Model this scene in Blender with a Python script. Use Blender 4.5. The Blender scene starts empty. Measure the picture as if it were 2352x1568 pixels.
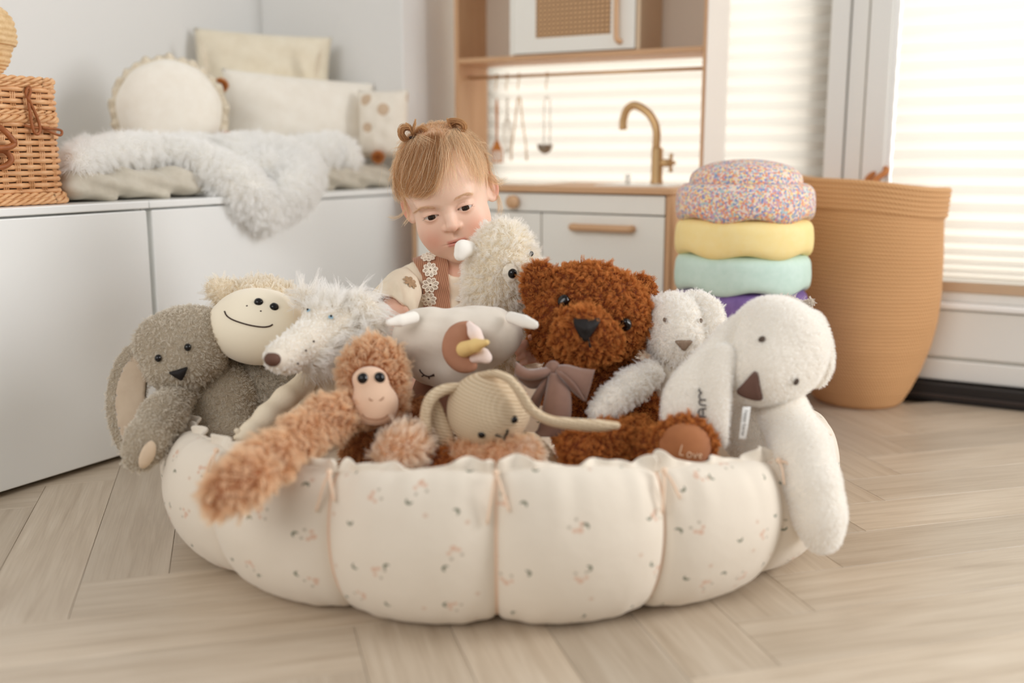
import bpy, bmesh, math, random
import numpy as np
from math import sin, cos, pi, radians, tan, atan2, sqrt, hypot
from mathutils import Vector, Matrix, Euler

rng = np.random.default_rng(7)
random.seed(7)
scene = bpy.context.scene
COL = scene.collection

# ------------------------------------------------------------------ camera
F_PX, CAM_H = 2350.0, 0.56
PITCH, YAW = radians(10.46), radians(29.7)
cam_data = bpy.data.cameras.new('camera')
cam_data.sensor_width = 36.0
cam_data.lens = 36.0 * F_PX / 2352.0
cam_data.clip_start = 0.02
cam_data.dof.use_dof = True
cam_data.dof.focus_distance = 1.60
cam_data.dof.aperture_fstop = 1.7
cam = bpy.data.objects.new('camera', cam_data)
COL.objects.link(cam)
cam.location = (0, 0, CAM_H)
cam.rotation_euler = (pi / 2 - PITCH, 0, YAW)
scene.camera = cam

# ------------------------------------------------------------------ world, lights, exposure
world = bpy.data.worlds.new('daylight')
scene.world = world
world.use_nodes = True
bg = world.node_tree.nodes['Background']
bg.inputs[0].default_value = (1.0, 0.992, 0.978, 1)
bg.inputs[1].default_value = 0.37

def area(name, loc, rot, sx, sy, power, color):
    d = bpy.data.lights.new(name, 'AREA')
    d.shape = 'RECTANGLE'; d.size = sx; d.size_y = sy; d.energy = power; d.color = color
    o = bpy.data.objects.new(name, d); COL.objects.link(o)
    o.location = loc; o.rotation_euler = rot
    return o
# daylight outside the blinds of the glazed wall
area('daylight_outside', (-0.3, 3.35, 1.35), (radians(-90), 0, 0), 3.6, 2.6, 132, (1.0, 0.985, 0.96))
# the open glazed wall further along to the right of the blinds, and a small window behind the photographer
def aim(o, target): o.rotation_euler = (Vector(target) - o.location).to_track_quat('-Z', 'Y').to_euler()
aim(area('daylight_open_door', (2.35, 2.75, 1.45), (0, 0, 0), 1.7, 2.1, 120, (0.985, 0.99, 1.0)), (-0.6, 1.3, 0.5))
aim(area('daylight_side_window', (-0.6, -2.6, 2.3), (0, 0, 0), 2.6, 1.8, 58, (1.0, 0.995, 0.985)), (-0.9, 2.0, 0.6))
scene.view_settings.view_transform = 'Standard'
scene.view_settings.look = 'None'
scene.view_settings.gamma = 1.0
scene.view_settings.use_curve_mapping = False
scene.view_settings.exposure = 0.28
scene.cycles.use_denoising = True
scene.cycles.max_bounces = 11
scene.cycles.diffuse_bounces = 9
scene.cycles.transparent_max_bounces = 16

# ------------------------------------------------------------------ frames: C = camera foot frame (x right, y away, z up), W = room frame
CY, SY = cos(YAW), sin(YAW)
CP, SP = cos(PITCH), sin(PITCH)
AX_R = np.array([1.0, 0, 0]); AX_F = np.array([0, CP, -SP]); AX_U = np.array([0, SP, CP])
def c2w(p):
    p = np.asarray(p, float)
    return np.stack([p[..., 0] * CY - p[..., 1] * SY, p[..., 0] * SY + p[..., 1] * CY, p[..., 2]], -1)
def w2c(p):
    p = np.asarray(p, float)
    return np.stack([p[..., 0] * CY + p[..., 1] * SY, -p[..., 0] * SY + p[..., 1] * CY, p[..., 2]], -1)
def ray(px, py):
    u = (px - 1176) / F_PX; v = -(py - 784) / F_PX
    return AX_R * u + AX_U * v + AX_F
CAMC = np.array([0, 0, CAM_H])
def q(px, py, y):
    r = ray(px, py); return CAMC + r * (y / r[1])
def depth(c):
    return float(np.dot(np.asarray(c) - CAMC, AX_F))
def plane(px, py, axis, val):
    r = c2w(ray(px, py)); o = np.array([0, 0, CAM_H])
    return o + r * ((val - o[axis]) / r[axis])
def yb(px, py, axis, val):
    return float(w2c(plane(px, py, axis, val))[1])

# ------------------------------------------------------------------ materials
def lin(c):
    c = c / 255.0
    return c / 12.92 if c <= 0.04045 else ((c + 0.055) / 1.055) ** 2.4
def S(r, g, b): return (lin(r), lin(g), lin(b), 1)
class NT:
    def __init__(s, m): s.t = m.node_tree; s.n = s.t.nodes; s.l = s.t.links
    def add(s, ty, **kw):
        n = s.n.new(ty)
        for k, v in kw.items(): setattr(n, k, v)
        return n
    def link(s, a, b): s.l.new(a, b)
    def val(s, x, sock):
        if hasattr(x, 'links'): s.l.new(x, sock)
        else: sock.default_value = x
    def math(s, op, a, b=0.0, c=0.0, clamp=False):
        n = s.add('ShaderNodeMath', operation=op); n.use_clamp = clamp
        for i, x in enumerate((a, b, c)): s.val(x, n.inputs[i])
        return n.outputs[0]
    def mix(s, fac, a, b):
        n = s.add('ShaderNodeMix', data_type='RGBA')
        s.val(fac, n.inputs[0]); s.val(a, n.inputs[6]); s.val(b, n.inputs[7])
        return n.outputs[2]
    def ramp(s, fac, stops):
        n = s.add('ShaderNodeValToRGB'); e = n.color_ramp.elements
        while len(e) < len(stops): e.new(0.5)
        for i, (p, c) in enumerate(stops): e[i].position = p; e[i].color = c
        s.link(fac, n.inputs[0]); return n.outputs[0]
def new_mat(name):
    m = bpy.data.materials.new(name); m.use_nodes = True
    return m, NT(m), m.node_tree.nodes['Principled BSDF']
def noise(t, scale, detail=3, rough=0.5, coord='Object', stretch=None, dist=0):
    tc = t.add('ShaderNodeTexCoord'); src = tc.outputs[coord]
    if stretch:
        mp = t.add('ShaderNodeMapping'); mp.inputs['Scale'].default_value = stretch
        t.link(src, mp.inputs[0]); src = mp.outputs[0]
    n = t.add('ShaderNodeTexNoise'); t.link(src, n.inputs['Vector'])
    n.inputs['Scale'].default_value = scale; n.inputs['Detail'].default_value = detail
    n.inputs['Roughness'].default_value = rough; n.inputs['Distortion'].default_value = dist
    return n.outputs[0]
def bump(t, b, h, strength=0.3, dist=0.002):
    n = t.add('ShaderNodeBump'); n.inputs['Strength'].default_value = strength
    n.inputs['Distance'].default_value = dist
    t.link(h, n.inputs['Height']); t.link(n.outputs[0], b.inputs['Normal'])
def plain(name, col, rough=0.6, col2=None, nscale=12, bscale=0, bstr=0.25, bdist=0.001, sheen=0, metal=0, sss=0, spec=0.35, stretch=None):
    m, t, b = new_mat(name)
    b.inputs['Roughness'].default_value = rough
    b.inputs['Metallic'].default_value = metal
    b.inputs['Specular IOR Level'].default_value = spec
    if col2:
        f = noise(t, nscale, 4, 0.6, stretch=stretch)
        t.link(t.ramp(f, [(0.3, col), (0.72, col2)]), b.inputs['Base Color'])
    else: b.inputs['Base Color'].default_value = col
    if bscale: bump(t, b, noise(t, bscale, 3, stretch=stretch), bstr, bdist)
    if sheen: b.inputs['Sheen Weight'].default_value = sheen; b.inputs['Sheen Roughness'].default_value = 0.5
    if sss:
        b.inputs['Subsurface Weight'].default_value = sss
        b.inputs['Subsurface Radius'].default_value = (0.012, 0.005, 0.003)
        b.inputs['Subsurface Scale'].default_value = 0.6
    return m
def pile(c):
    # colour of a single strand that gives a deep pile the wanted colour
    o = []
    for R in c[:3]:
        s = (1 - R) / (1 + R); o.append(0.75 * (1 - s * s) + 0.25 * R)
    return (*o, 1)
def fur_mat(name, root, tip, var=0.25):
    root, tip = pile(root), pile(tip)
    m, t, b = new_mat(name)
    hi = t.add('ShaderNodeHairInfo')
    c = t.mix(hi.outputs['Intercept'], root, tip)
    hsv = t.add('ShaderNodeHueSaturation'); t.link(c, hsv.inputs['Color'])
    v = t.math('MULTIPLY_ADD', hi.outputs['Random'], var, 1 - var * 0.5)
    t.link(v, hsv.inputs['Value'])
    d = t.add('ShaderNodeBsdfDiffuse'); tr = t.add('ShaderNodeBsdfTranslucent'); mx = t.add('ShaderNodeMixShader'); mx.inputs[0].default_value = 0.42
    t.link(hsv.outputs[0], d.inputs[0]); t.link(hsv.outputs[0], tr.inputs[0])
    t.link(d.outputs[0], mx.inputs[1]); t.link(tr.outputs[0], mx.inputs[2]); t.link(mx.outputs[0], t.n['Material Output'].inputs[0])
    t.n.remove(b); return m
def wood(name, c1, c2, axis=0, scale=9, rough=0.5):
    m, t, b = new_mat(name); b.inputs['Roughness'].default_value = rough
    st = [9.0, 9.0, 9.0]; st[axis] = 0.7
    f = noise(t, scale, 5, 0.6, stretch=st, dist=0.6)
    t.link(t.ramp(f, [(0.3, c1), (0.7, c2)]), b.inputs['Base Color'])
    bump(t, b, f, 0.08, 0.001)
    return m

# ------------------------------------------------------------------ object helpers
def origin_of(o):
    v = np.zeros(3)
    while o is not None: v += np.array(o.location); o = o.parent
    return v
def mesh_from(name, V, Fc, smooth=True):
    me = bpy.data.meshes.new(name)
    if isinstance(Fc, np.ndarray):
        n, k = Fc.shape
        me.vertices.add(len(V)); me.vertices.foreach_set('co', np.asarray(V, np.float32).ravel())
        me.loops.add(n * k); me.loops.foreach_set('vertex_index', Fc.astype(np.int32).ravel())
        me.polygons.add(n); me.polygons.foreach_set('loop_start', np.arange(0, n * k, k, dtype=np.int32))
        me.polygons.foreach_set('loop_total', np.full(n, k, np.int32))
        me.update(calc_edges=True)
    else:
        me.from_pydata([tuple(v) for v in V], [], [tuple(f) for f in Fc]); me.update()
    if smooth: me.polygons.foreach_set('use_smooth', np.ones(len(me.polygons), bool))
    return me
def obj(name, V, Fc, mat, parent=None, smooth=True, base=None):
    """one mesh object from world-space vertices, stored relative to its parent (or to its own base point)"""
    V = np.asarray(V, float)
    if parent is None:
        b = np.array([V[:, 0].mean(), V[:, 1].mean(), V[:, 2].min()]) if base is None else np.asarray(base, float)
        o = bpy.data.objects.new(name, mesh_from(name, V - b, Fc, smooth)); o.location = b
    else:
        o = bpy.data.objects.new(name, mesh_from(name, V - origin_of(parent), Fc, smooth)); o.parent = parent
    COL.objects.link(o)
    if mat: o.data.materials.append(mat)
    return o
def tag(o, label=None, cat=None, group=None, kind=None):
    for k, v in (('label', label), ('category', cat), ('group', group), ('kind', kind)):
        if v: o[k] = v
    return o
def thing(name, label, cat, base, group=None):
    o = bpy.data.objects.new(name, None); o.empty_display_size = 0.05
    COL.objects.link(o); o.location = base
    return tag(o, label, cat, group)
def copy_tree(o, parent=None):
    c = o.copy(); COL.objects.link(c); c.parent = parent
    for ch in list(o.children): copy_tree(ch, c)
    return c
def box(lo, hi):
    x0, y0, z0 = lo; x1, y1, z1 = hi
    V = np.array([(x, y, z) for z in (z0, z1) for y in (y0, y1) for x in (x0, x1)], float)
    return V, [(0, 2, 3, 1), (4, 5, 7, 6), (0, 1, 5, 4), (2, 6, 7, 3), (0, 4, 6, 2), (1, 3, 7, 5)]
def bevel(o, w=0.003, seg=2):
    m = o.modifiers.new('bevel', 'BEVEL'); m.width = w; m.segments = seg; m.limit_method = 'ANGLE'
    return o
def bx(name, lo, hi, mat, parent=None, bev=0.002):
    V, Fc = box(lo, hi)
    o = obj(name, V, Fc, mat, parent, smooth=False)
    if bev: bevel(o, bev)
    return o
def merge(parts):
    Vs, Fs, n = [], [], 0
    for V, Fc in parts:
        Vs.append(np.asarray(V, float)); Fs += [tuple(i + n for i in f) for f in Fc]; n += len(V)
    return np.concatenate(Vs), Fs
def tube(pts, r, sides=10, closed=False, caps=True, flat=None):
    """swept tube; r scalar or list; flat=(normal_scale) squashes along the second frame axis"""
    P = np.asarray(pts, float); n = len(P)
    R = np.full(n, r) if np.isscalar(r) else np.asarray(r, float)
    T = np.gradient(P, axis=0) if not closed else np.roll(P, -1, 0) - np.roll(P, 1, 0)
    T /= np.linalg.norm(T, axis=1)[:, None] + 1e-12
    up = np.array([0, 0, 1.0]) if abs(T[0, 2]) < 0.9 else np.array([1.0, 0, 0])
    N = np.cross(T[0], up); N /= np.linalg.norm(N)
    V = []
    a = np.linspace(0, 2 * pi, sides, endpoint=False)
    for i in range(n):
        N = N - T[i] * np.dot(N, T[i]); N /= np.linalg.norm(N) + 1e-12
        B = np.cross(T[i], N)
        k = 1.0 if flat is None else flat
        V.append(P[i] + R[i] * (np.cos(a)[:, None] * N + k * np.sin(a)[:, None] * B))
    V = np.concatenate(V); Fc = []
    m = n if closed else n - 1
    for i in range(m):
        j = (i + 1) % n
        for s in range(sides):
            t2 = (s + 1) % sides
            Fc.append((i * sides + s, i * sides + t2, j * sides + t2, j * sides + s))
    if caps and not closed:
        Fc.append(tuple(range(sides - 1, -1, -1))); Fc.append(tuple((n - 1) * sides + s for s in range(sides)))
    return V, Fc
def spline(pts, n):
    """Catmull-Rom through points"""
    P = np.asarray(pts, float); P = np.concatenate([2 * P[:1] - P[1:2], P, 2 * P[-1:] - P[-2:-1]])
    m = len(P) - 3; out = []
    for t in np.linspace(0, m - 1e-9, n):
        i = int(t); u = t - i; a, b, c, d = P[i:i + 4]
        out.append(0.5 * (2 * b + (c - a) * u + (2 * a - 5 * b + 4 * c - d) * u * u + (3 * b - a - 3 * c + d) * u ** 3))
    return np.array(out)
def lathe(prof, seg, center=(0, 0, 0), wob=None):
    """prof: list of (r, z); returns V,F closed around z"""
    V, Fc = [], []; n = len(prof)
    for i in range(seg):
        a = 2 * pi * i / seg
        for j, (r, z) in enumerate(prof):
            rr, zz = (r, z) if wob is None else wob(a, r, z, j)
            V.append((center[0] + rr * cos(a), center[1] + rr * sin(a), center[2] + zz))
    for i in range(seg):
        k = (i + 1) % seg
        for j in range(n - 1): Fc.append((i * n + j, k * n + j, k * n + j + 1, i * n + j + 1))
    return np.array(V), Fc
def sphere(c, r, nu=16, nv=10, sc=(1, 1, 1)):
    V = [(c[0], c[1], c[2] + r * sc[2])]; Fc = []
    for j in range(1, nv):
        for i in range(nu):
            a = 2 * pi * i / nu; b = pi * j / nv
            V.append((c[0] + r * sc[0] * sin(b) * cos(a), c[1] + r * sc[1] * sin(b) * sin(a), c[2] + r * sc[2] * cos(b)))
    V.append((c[0], c[1], c[2] - r * sc[2])); L = len(V) - 1
    for i in range(nu):
        k = (i + 1) % nu
        Fc.append((0, 1 + i, 1 + k)); Fc.append((L, 1 + (nv - 2) * nu + k, 1 + (nv - 2) * nu + i))
        for j in range(nv - 2): Fc.append((1 + j * nu + i, 1 + (j + 1) * nu + i, 1 + (j + 1) * nu + k, 1 + j * nu + k))
    return np.array(V), Fc

# ------------------------------------------------------------------ soft bodies: signed distance shapes meshed with surface nets (all in C frame)
class Sh:
    def __init__(s, f, lo, hi): s.f = f; s.lo = np.array(lo, float); s.hi = np.array(hi, float)
    def __call__(s, P): return s.f(P)
def ellm(c, r, A=None):
    """metric ellipsoid; A rows are its axes"""
    c = np.asarray(c, float); r = np.asarray(r, float); A = np.eye(3) if A is None else np.asarray(A)
    def f(P):
        p = (P - c) @ A.T; a = p / r
        k0 = np.sqrt((a * a).sum(-1)) + 1e-9; k1 = np.sqrt(((a / r) ** 2).sum(-1)) + 1e-9
        return k0 * (k0 - 1) / k1
    m = r.max(); return Sh(f, c - m, c + m)
def E(px, py, y, rx, ry, rd=None, roll=0, yaw=0):
    """ellipsoid given by its outline in the picture (pixels) at distance y"""
    c = q(px, py, y); s = depth(c) / F_PX
    rd = min(rx, ry) if rd is None else rd
    a = radians(roll); R = AX_R * cos(a) + AX_U * sin(a); U = -AX_R * sin(a) + AX_U * cos(a); Fw = AX_F
    if yaw:
        b = radians(yaw); R, Fw = R * cos(b) + Fw * sin(b), Fw * cos(b) - R * sin(b)
    return ellm(c, np.array([rx, rd, ry]) * s, np.stack([R, Fw, U]))
def Km(pts, k=0.0, flat=1.0, faxis=None):
    """chain of tapered capsules, metric: rows (x,y,z,r); flat>1 thins it along faxis"""
    pts = np.asarray(pts, float); fa = AX_F if faxis is None else np.asarray(faxis, float)
    fa = fa / np.linalg.norm(fa)
    def f(P):
        d = None
        for A, B in zip(pts[:-1], pts[1:]):
            ab = B[:3] - A[:3]; pa = P - A[:3]
            ff = flat
            if ff != 1.0:
                # thickness direction made perpendicular to the segment so the bend of the chain is kept
                u = ab / (np.linalg.norm(ab) + 1e-9); n = fa - u * np.dot(fa, u); n = n / (np.linalg.norm(n) + 1e-9)
                pa = pa + np.outer((pa @ n) * (ff - 1), n).reshape(pa.shape)
            h = np.clip((pa @ ab) / (ab @ ab + 1e-12), 0, 1)
            x = np.linalg.norm(pa - h[..., None] * ab, axis=-1) - (A[3] + (B[3] - A[3]) * h)
            if ff != 1.0: x = x / (1 + 0.5 * (ff - 1))
            d = x if d is None else (smin(d, x, k) if k else np.minimum(d, x))
        return d
    return Sh(f, (pts[:, :3] - pts[:, 3:]).min(0), (pts[:, :3] + pts[:, 3:]).max(0))
def K(pts, k=0.0, flat=1.0, faxis=None, sm=0):
    L = []
    for px, py, y, r in pts:
        c = q(px, py, y); L.append((*c, r * depth(c) / F_PX))
    if sm: L = spline(L, sm)
    return Km(L, k, flat, faxis)
def smin(a, b, k):
    h = np.clip(0.5 + 0.5 * (b - a) / k, 0, 1)
    return b + (a - b) * h - k * h * (1 - h)
def U(*sh, k=0.006):
    def f(P):
        d = sh[0](P)
        for s in sh[1:]: d = smin(d, s(P), k)
        return d
    return Sh(f, np.min([s.lo for s in sh], 0) - k * 0.5, np.max([s.hi for s in sh], 0) + k * 0.5)
def SUB(a, b, k=0.004):
    return Sh(lambda P: -smin(-a(P), b(P), k), a.lo, a.hi)
def DISP(a, g, pad=0.004):
    return Sh(lambda P: a(P) + g(P), a.lo - pad, a.hi + pad)
def wobble(P, s, seed=0):
    r = np.random.default_rng(seed); o = 0
    for i in range(5):
        w = r.normal(size=3); w /= np.linalg.norm(w); ph = r.uniform(0, 6.28)
        o = o + np.sin(P @ w * s * (1 + 0.5 * i) + ph) / (1 + 0.6 * i)
    return o / 2.2
def nets(sh, cell):
    lo = sh.lo - 3 * cell; B = 4
    n = (np.ceil((sh.hi + 3 * cell - lo) / (cell * B)).astype(int) + 1) * B
    cg = [lo[i] + (np.arange(n[i] // B) + 0.5) * cell * B for i in range(3)]
    G = np.stack(np.meshgrid(*cg, indexing='ij'), -1)
    cv = sh(G.reshape(-1, 3)).reshape(G.shape[:3])
    v = np.repeat(np.repeat(np.repeat(cv, B, 0), B, 1), B, 2)
    m = np.abs(cv) < cell * B * 1.9
    M = np.repeat(np.repeat(np.repeat(m, B, 0), B, 1), B, 2)
    idx = np.argwhere(M); pts = lo + (idx + 0.5) * cell - 0.5 * cell
    for s0 in range(0, len(idx), 400000):
        v[tuple(idx[s0:s0 + 400000].T)] = sh(pts[s0:s0 + 400000])
    ins = v < 0
    c8 = [(a, b, c) for a in (0, 1) for b in (0, 1) for c in (0, 1)]
    def cut(A, o): return A[o[0]:A.shape[0] - 1 + o[0], o[1]:A.shape[1] - 1 + o[1], o[2]:A.shape[2] - 1 + o[2]]
    cnt = sum(cut(ins, o).astype(np.int8) for o in c8)
    act = np.argwhere((cnt > 0) & (cnt < 8))
    vi = np.full(cnt.shape, -1, np.int64); vi[tuple(act.T)] = np.arange(len(act))
    acc = np.zeros((len(act), 3)); num = np.zeros(len(act))
    val = {o: v[tuple((act + o).T)] for o in c8}
    for o in c8:
        for ax in range(3):
            if o[ax]: continue
            o2 = tuple(o[i] + (i == ax) for i in range(3)); a, b = val[o], val[o2]
            x = (a < 0) != (b < 0); t = np.where(x, a / np.where(x, a - b, 1), 0)
            p = np.array(o, float)[None] + np.eye(3)[ax] * t[:, None]
            acc += p * x[:, None]; num += x
    V = lo + (act + acc / num[:, None]) * cell
    Fs = []
    for ax in range(3):
        u, w = [(1, 2), (2, 0), (0, 1)][ax]
        sl = [slice(None)] * 3; s2 = [slice(None)] * 3; sl[ax] = slice(0, -1); s2[ax] = slice(1, None)
        A, Bb = ins[tuple(sl)], ins[tuple(s2)]
        e = np.argwhere(A != Bb)
        e = e[(e[:, u] > 0) & (e[:, w] > 0) & (e[:, u] < cnt.shape[u]) & (e[:, w] < cnt.shape[w])]
        if not len(e): continue
        du = np.eye(3, dtype=int)[u]; dw = np.eye(3, dtype=int)[w]
        quad = np.stack([vi[tuple((e - du - dw).T)], vi[tuple((e - dw).T)], vi[tuple(e.T)], vi[tuple((e - du).T)]], 1)
        flip = ~A[tuple(e.T)]
        quad[flip] = quad[flip][:, ::-1]
        Fs.append(quad)
    Fc = np.concatenate(Fs); Fc = Fc[(Fc >= 0).all(1)]
    return V, Fc
def grad(sh, P, e=4e-4):
    g = np.stack([sh(P + d) - sh(P - d) for d in np.eye(3) * e], -1)
    return g / (np.linalg.norm(g, axis=-1, keepdims=True) + 1e-9)
def blob(name, sh, mat, parent, cell=0.0035, keep=None):
    V, Fc = nets(sh, cell)
    if keep is not None:
        ok = keep(V); Fc = Fc[ok[Fc].all(1)]
    o = obj(name, c2w(V), Fc, mat, parent)
    SHAPES[o.name] = (sh, V, Fc)
    return o
SHAPES = {}
def hit(sh, px, py, y0=0.6, y1=2.6):
    """first surface point of a shape on the sight line of a picture point, with its normal"""
    r = ray(px, py); t = y0 / r[1]
    for _ in range(160):
        d = float(sh((CAMC + r * t)[None])[0])
        if d < 2e-4: break
        t += max(d * 0.7, 3e-4)
        if t * r[1] > y1: return None
    p = CAMC + r * t
    return p, grad(sh, p[None])[0]
def patch(name, sh, px, py, rx, ry, mat, parent, roll=0, bulge=0.5, sink=0.0, n=18, rings=5, shape=None, lift=0.0):
    """small domed part lying on a shape (eye, nose, pad); outline rx, ry in pixels, or shape(angle)->scale"""
    h = hit(sh, px, py)
    if h is None: return None
    p, nr = h; s = depth(p) / F_PX; a0 = radians(roll)
    R = AX_R * cos(a0) + AX_U * sin(a0); Up = -AX_R * sin(a0) + AX_U * cos(a0)
    R = R - nr * np.dot(R, nr); R /= np.linalg.norm(R); Up = np.cross(nr, R); Up *= np.sign(np.dot(Up, AX_U * cos(a0) - AX_R * sin(a0))) or 1
    V = []; Fc = []
    hgt = min(rx, ry) * s * bulge
    V.append(p + nr * (hgt + lift))
    for j in range(1, rings + 1):
        f = j / rings
        for i in range(n):
            a = 2 * pi * i / n; k = f * (shape(a) if shape else 1)
            x = R * cos(a) * rx * s * k + Up * sin(a) * ry * s * k
            v = p + x
            # follow the body's surface, then add the dome
            for _ in range(3): v = v - nr * float(sh(v[None])[0])
            v = v + nr * (hgt * sqrt(max(0, 1 - f * f)) + lift - (sink if j == rings else 0) - (0.0008 if j == rings else 0))
            V.append(v)
    for i in range(n):
        k2 = (i + 1) % n; Fc.append((0, 1 + i, 1 + k2))
        for j in range(rings - 1): Fc.append((1 + j * n + i, 1 + (j + 1) * n + i, 1 + (j + 1) * n + k2, 1 + j * n + k2))
    return obj(name, c2w(V), Fc, mat, parent)
def stitch(name, sh, pix, rpx, mat, parent, n=24, lift=0.0):
    """embroidered line following a shape's surface through picture points"""
    pp = spline(np.array([(a, b, 0) for a, b in pix], float), n) if len(pix) > 2 else np.array([np.linspace(pix[0][i], pix[1][i], n) for i in (0, 1)]).T
    P = []
    for a in pp:
        h = hit(sh, a[0], a[1])
        if h: P.append(h[0] + h[1] * lift)
    if len(P) < 3: return None
    P = np.array(P); V, Fc = tube(P, rpx * depth(P[0]) / F_PX, 8)
    return obj(name, c2w(V), Fc, mat, parent)
def curves_obj(name, pts, rad, mat, parent):
    """pts (n, m, 3) in C frame; rad (n, m)"""
    n, m, _ = pts.shape
    hc = bpy.data.hair_curves.new(name); hc.add_curves([m] * n)
    W = c2w(pts.reshape(-1, 3)) - origin_of(parent)
    hc.attributes['position'].data.foreach_set('vector', W.astype(np.float32).ravel())
    a = hc.attributes.get('radius') or hc.attributes.new('radius', 'FLOAT', 'POINT')
    a.data.foreach_set('value', rad.astype(np.float32).ravel())
    hc.materials.append(mat)
    o = bpy.data.objects.new(name, hc); COL.objects.link(o); o.parent = parent
    o['kind'] = 'stuff'
    return o
def fur(part, n, length, mat, lean=(0, 0, -0.4), rough=0.35, clump=0, rad=0.00022, mask=None, curl=0.0, seed=1, name='fur', pts=4, clumpk=0.7):
    """n strands per 100 cm2 of the part's surface"""
    sh, V, Fc = SHAPES[part.name]; r = np.random.default_rng(seed)
    T = np.concatenate([Fc[:, [0, 1, 2]], Fc[:, [0, 2, 3]]]); A = V[T]
    ar = np.linalg.norm(np.cross(A[:, 1] - A[:, 0], A[:, 2] - A[:, 0]), axis=1) * 0.5
    N = int(n * ar.sum() / 0.01)
    ti = r.choice(len(T), N, p=ar / ar.sum()); u, w = r.random(N), r.random(N)
    fl = u + w > 1; u[fl], w[fl] = 1 - u[fl], 1 - w[fl]
    P = A[ti, 0] + (A[ti, 1] - A[ti, 0]) * u[:, None] + (A[ti, 2] - A[ti, 0]) * w[:, None]
    if mask is not None: P = P[mask(P)]
    N = len(P)
    if N == 0: return None
    Nr = grad(sh, P)
    L = length * r.uniform(0.65, 1.15, N)
    D = Nr + np.asarray(lean) + r.normal(size=(N, 3)) * rough
    D /= np.linalg.norm(D, axis=1)[:, None]
    k = np.einsum('ij,ij->i', D, Nr); D = D + Nr * np.clip(0.25 - k, 0, None)[:, None]
    tip = P + D * L[:, None]
    if clump:
        M = max(4, int(N / clump)); ci = r.choice(N, M, replace=False)
        Cp = P[ci]; ctip = P[ci] + (Nr[ci] + np.asarray(lean) + r.normal(size=(M, 3)) * rough * 1.6) * length * 0.9
        near = np.empty(N, int); o0 = P.mean(0); Pf = (P - o0).astype(np.float32); Cf = (Cp - o0).astype(np.float32); C2 = (Cf * Cf).sum(1)[None]
        for s0 in range(0, N, 4000):
            near[s0:s0 + 4000] = (C2 - 2 * (Pf[s0:s0 + 4000] @ Cf.T)).argmin(1)
        tip = tip * (1 - clumpk) + ctip[near] * clumpk
    t = np.linspace(0, 1, pts)[None, :, None]
    mid = P + Nr * (L * 0.55)[:, None]
    c = (1 - t) ** 2 * P[:, None] + 2 * t * (1 - t) * mid[:, None] + t * t * tip[:, None]
    if curl: c = c + (r.normal(size=c.shape) * curl * length) * t
    rd = rad * (1 - 0.75 * t[..., 0]) * r.uniform(0.7, 1.2, (N, 1))
    return curves_obj(name, c, rd, mat, part)

# ================================================================== SETTING
M_wall = plain('white_wall_paint', S(226, 225, 222), 0.85, bscale=260, bstr=0.05)
M_frame = plain('white_frame_paint', S(236, 235, 230), 0.4)
M_black = plain('black_rubber', S(30, 22, 18), 0.5)
M_joint = plain('floor_joint', S(120, 102, 82), 0.9)

def plank_material():
    m, t, b = new_mat('pale_oak_plank')
    oi = t.add('ShaderNodeObjectInfo'); tc = t.add('ShaderNodeTexCoord')
    off = t.add('ShaderNodeVectorMath', operation='MULTIPLY_ADD')
    cmb = t.add('ShaderNodeCombineXYZ')
    for i, k in enumerate((7.3, 3.1, 5.7)): t.link(t.math('MULTIPLY', oi.outputs['Random'], k), cmb.inputs[i])
    t.link(tc.outputs['Object'], off.inputs[0]); off.inputs[1].default_value = (1.6, 22, 8); t.link(cmb.outputs[0], off.inputs[2])
    n = t.add('ShaderNodeTexNoise'); t.link(off.outputs[0], n.inputs['Vector'])
    n.inputs['Scale'].default_value = 2.2; n.inputs['Detail'].default_value = 6; n.inputs['Roughness'].default_value = 0.62; n.inputs['Distortion'].default_value = 0.7
    off2 = t.add('ShaderNodeVectorMath', operation='MULTIPLY_ADD')
    t.link(tc.outputs['Object'], off2.inputs[0]); off2.inputs[1].default_value = (4, 190, 60); t.link(cmb.outputs[0], off2.inputs[2])
    n2 = t.add('ShaderNodeTexNoise'); t.link(off2.outputs[0], n2.inputs['Vector']); n2.inputs['Scale'].default_value = 2.0; n2.inputs['Detail'].default_value = 3
    c = t.ramp(n.outputs[0], [(0.28, S(174, 154, 129)), (0.5, S(193, 175, 151)), (0.75, S(205, 189, 167))])
    c = t.mix(t.math('MULTIPLY', t.math('SUBTRACT', n2.outputs[0], 0.42, clamp=True), 0.9, clamp=True), c, S(154, 131, 104))
    hsv = t.add('ShaderNodeHueSaturation'); t.link(c, hsv.inputs['Color'])
    t.link(t.math('MULTIPLY_ADD', oi.outputs['Random'], 0.24, 0.86), hsv.inputs['Value'])
    hsv.inputs['Saturation'].default_value = 0.9
    t.link(hsv.outputs[0], b.inputs['Base Color'])
    b.inputs['Roughness'].default_value = 0.36; b.inputs['Specular IOR Level'].default_value = 0.95
    bump(t, b, n2.outputs[0], 0.10, 0.0006)
    return m
M_plank = plank_material()

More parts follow.
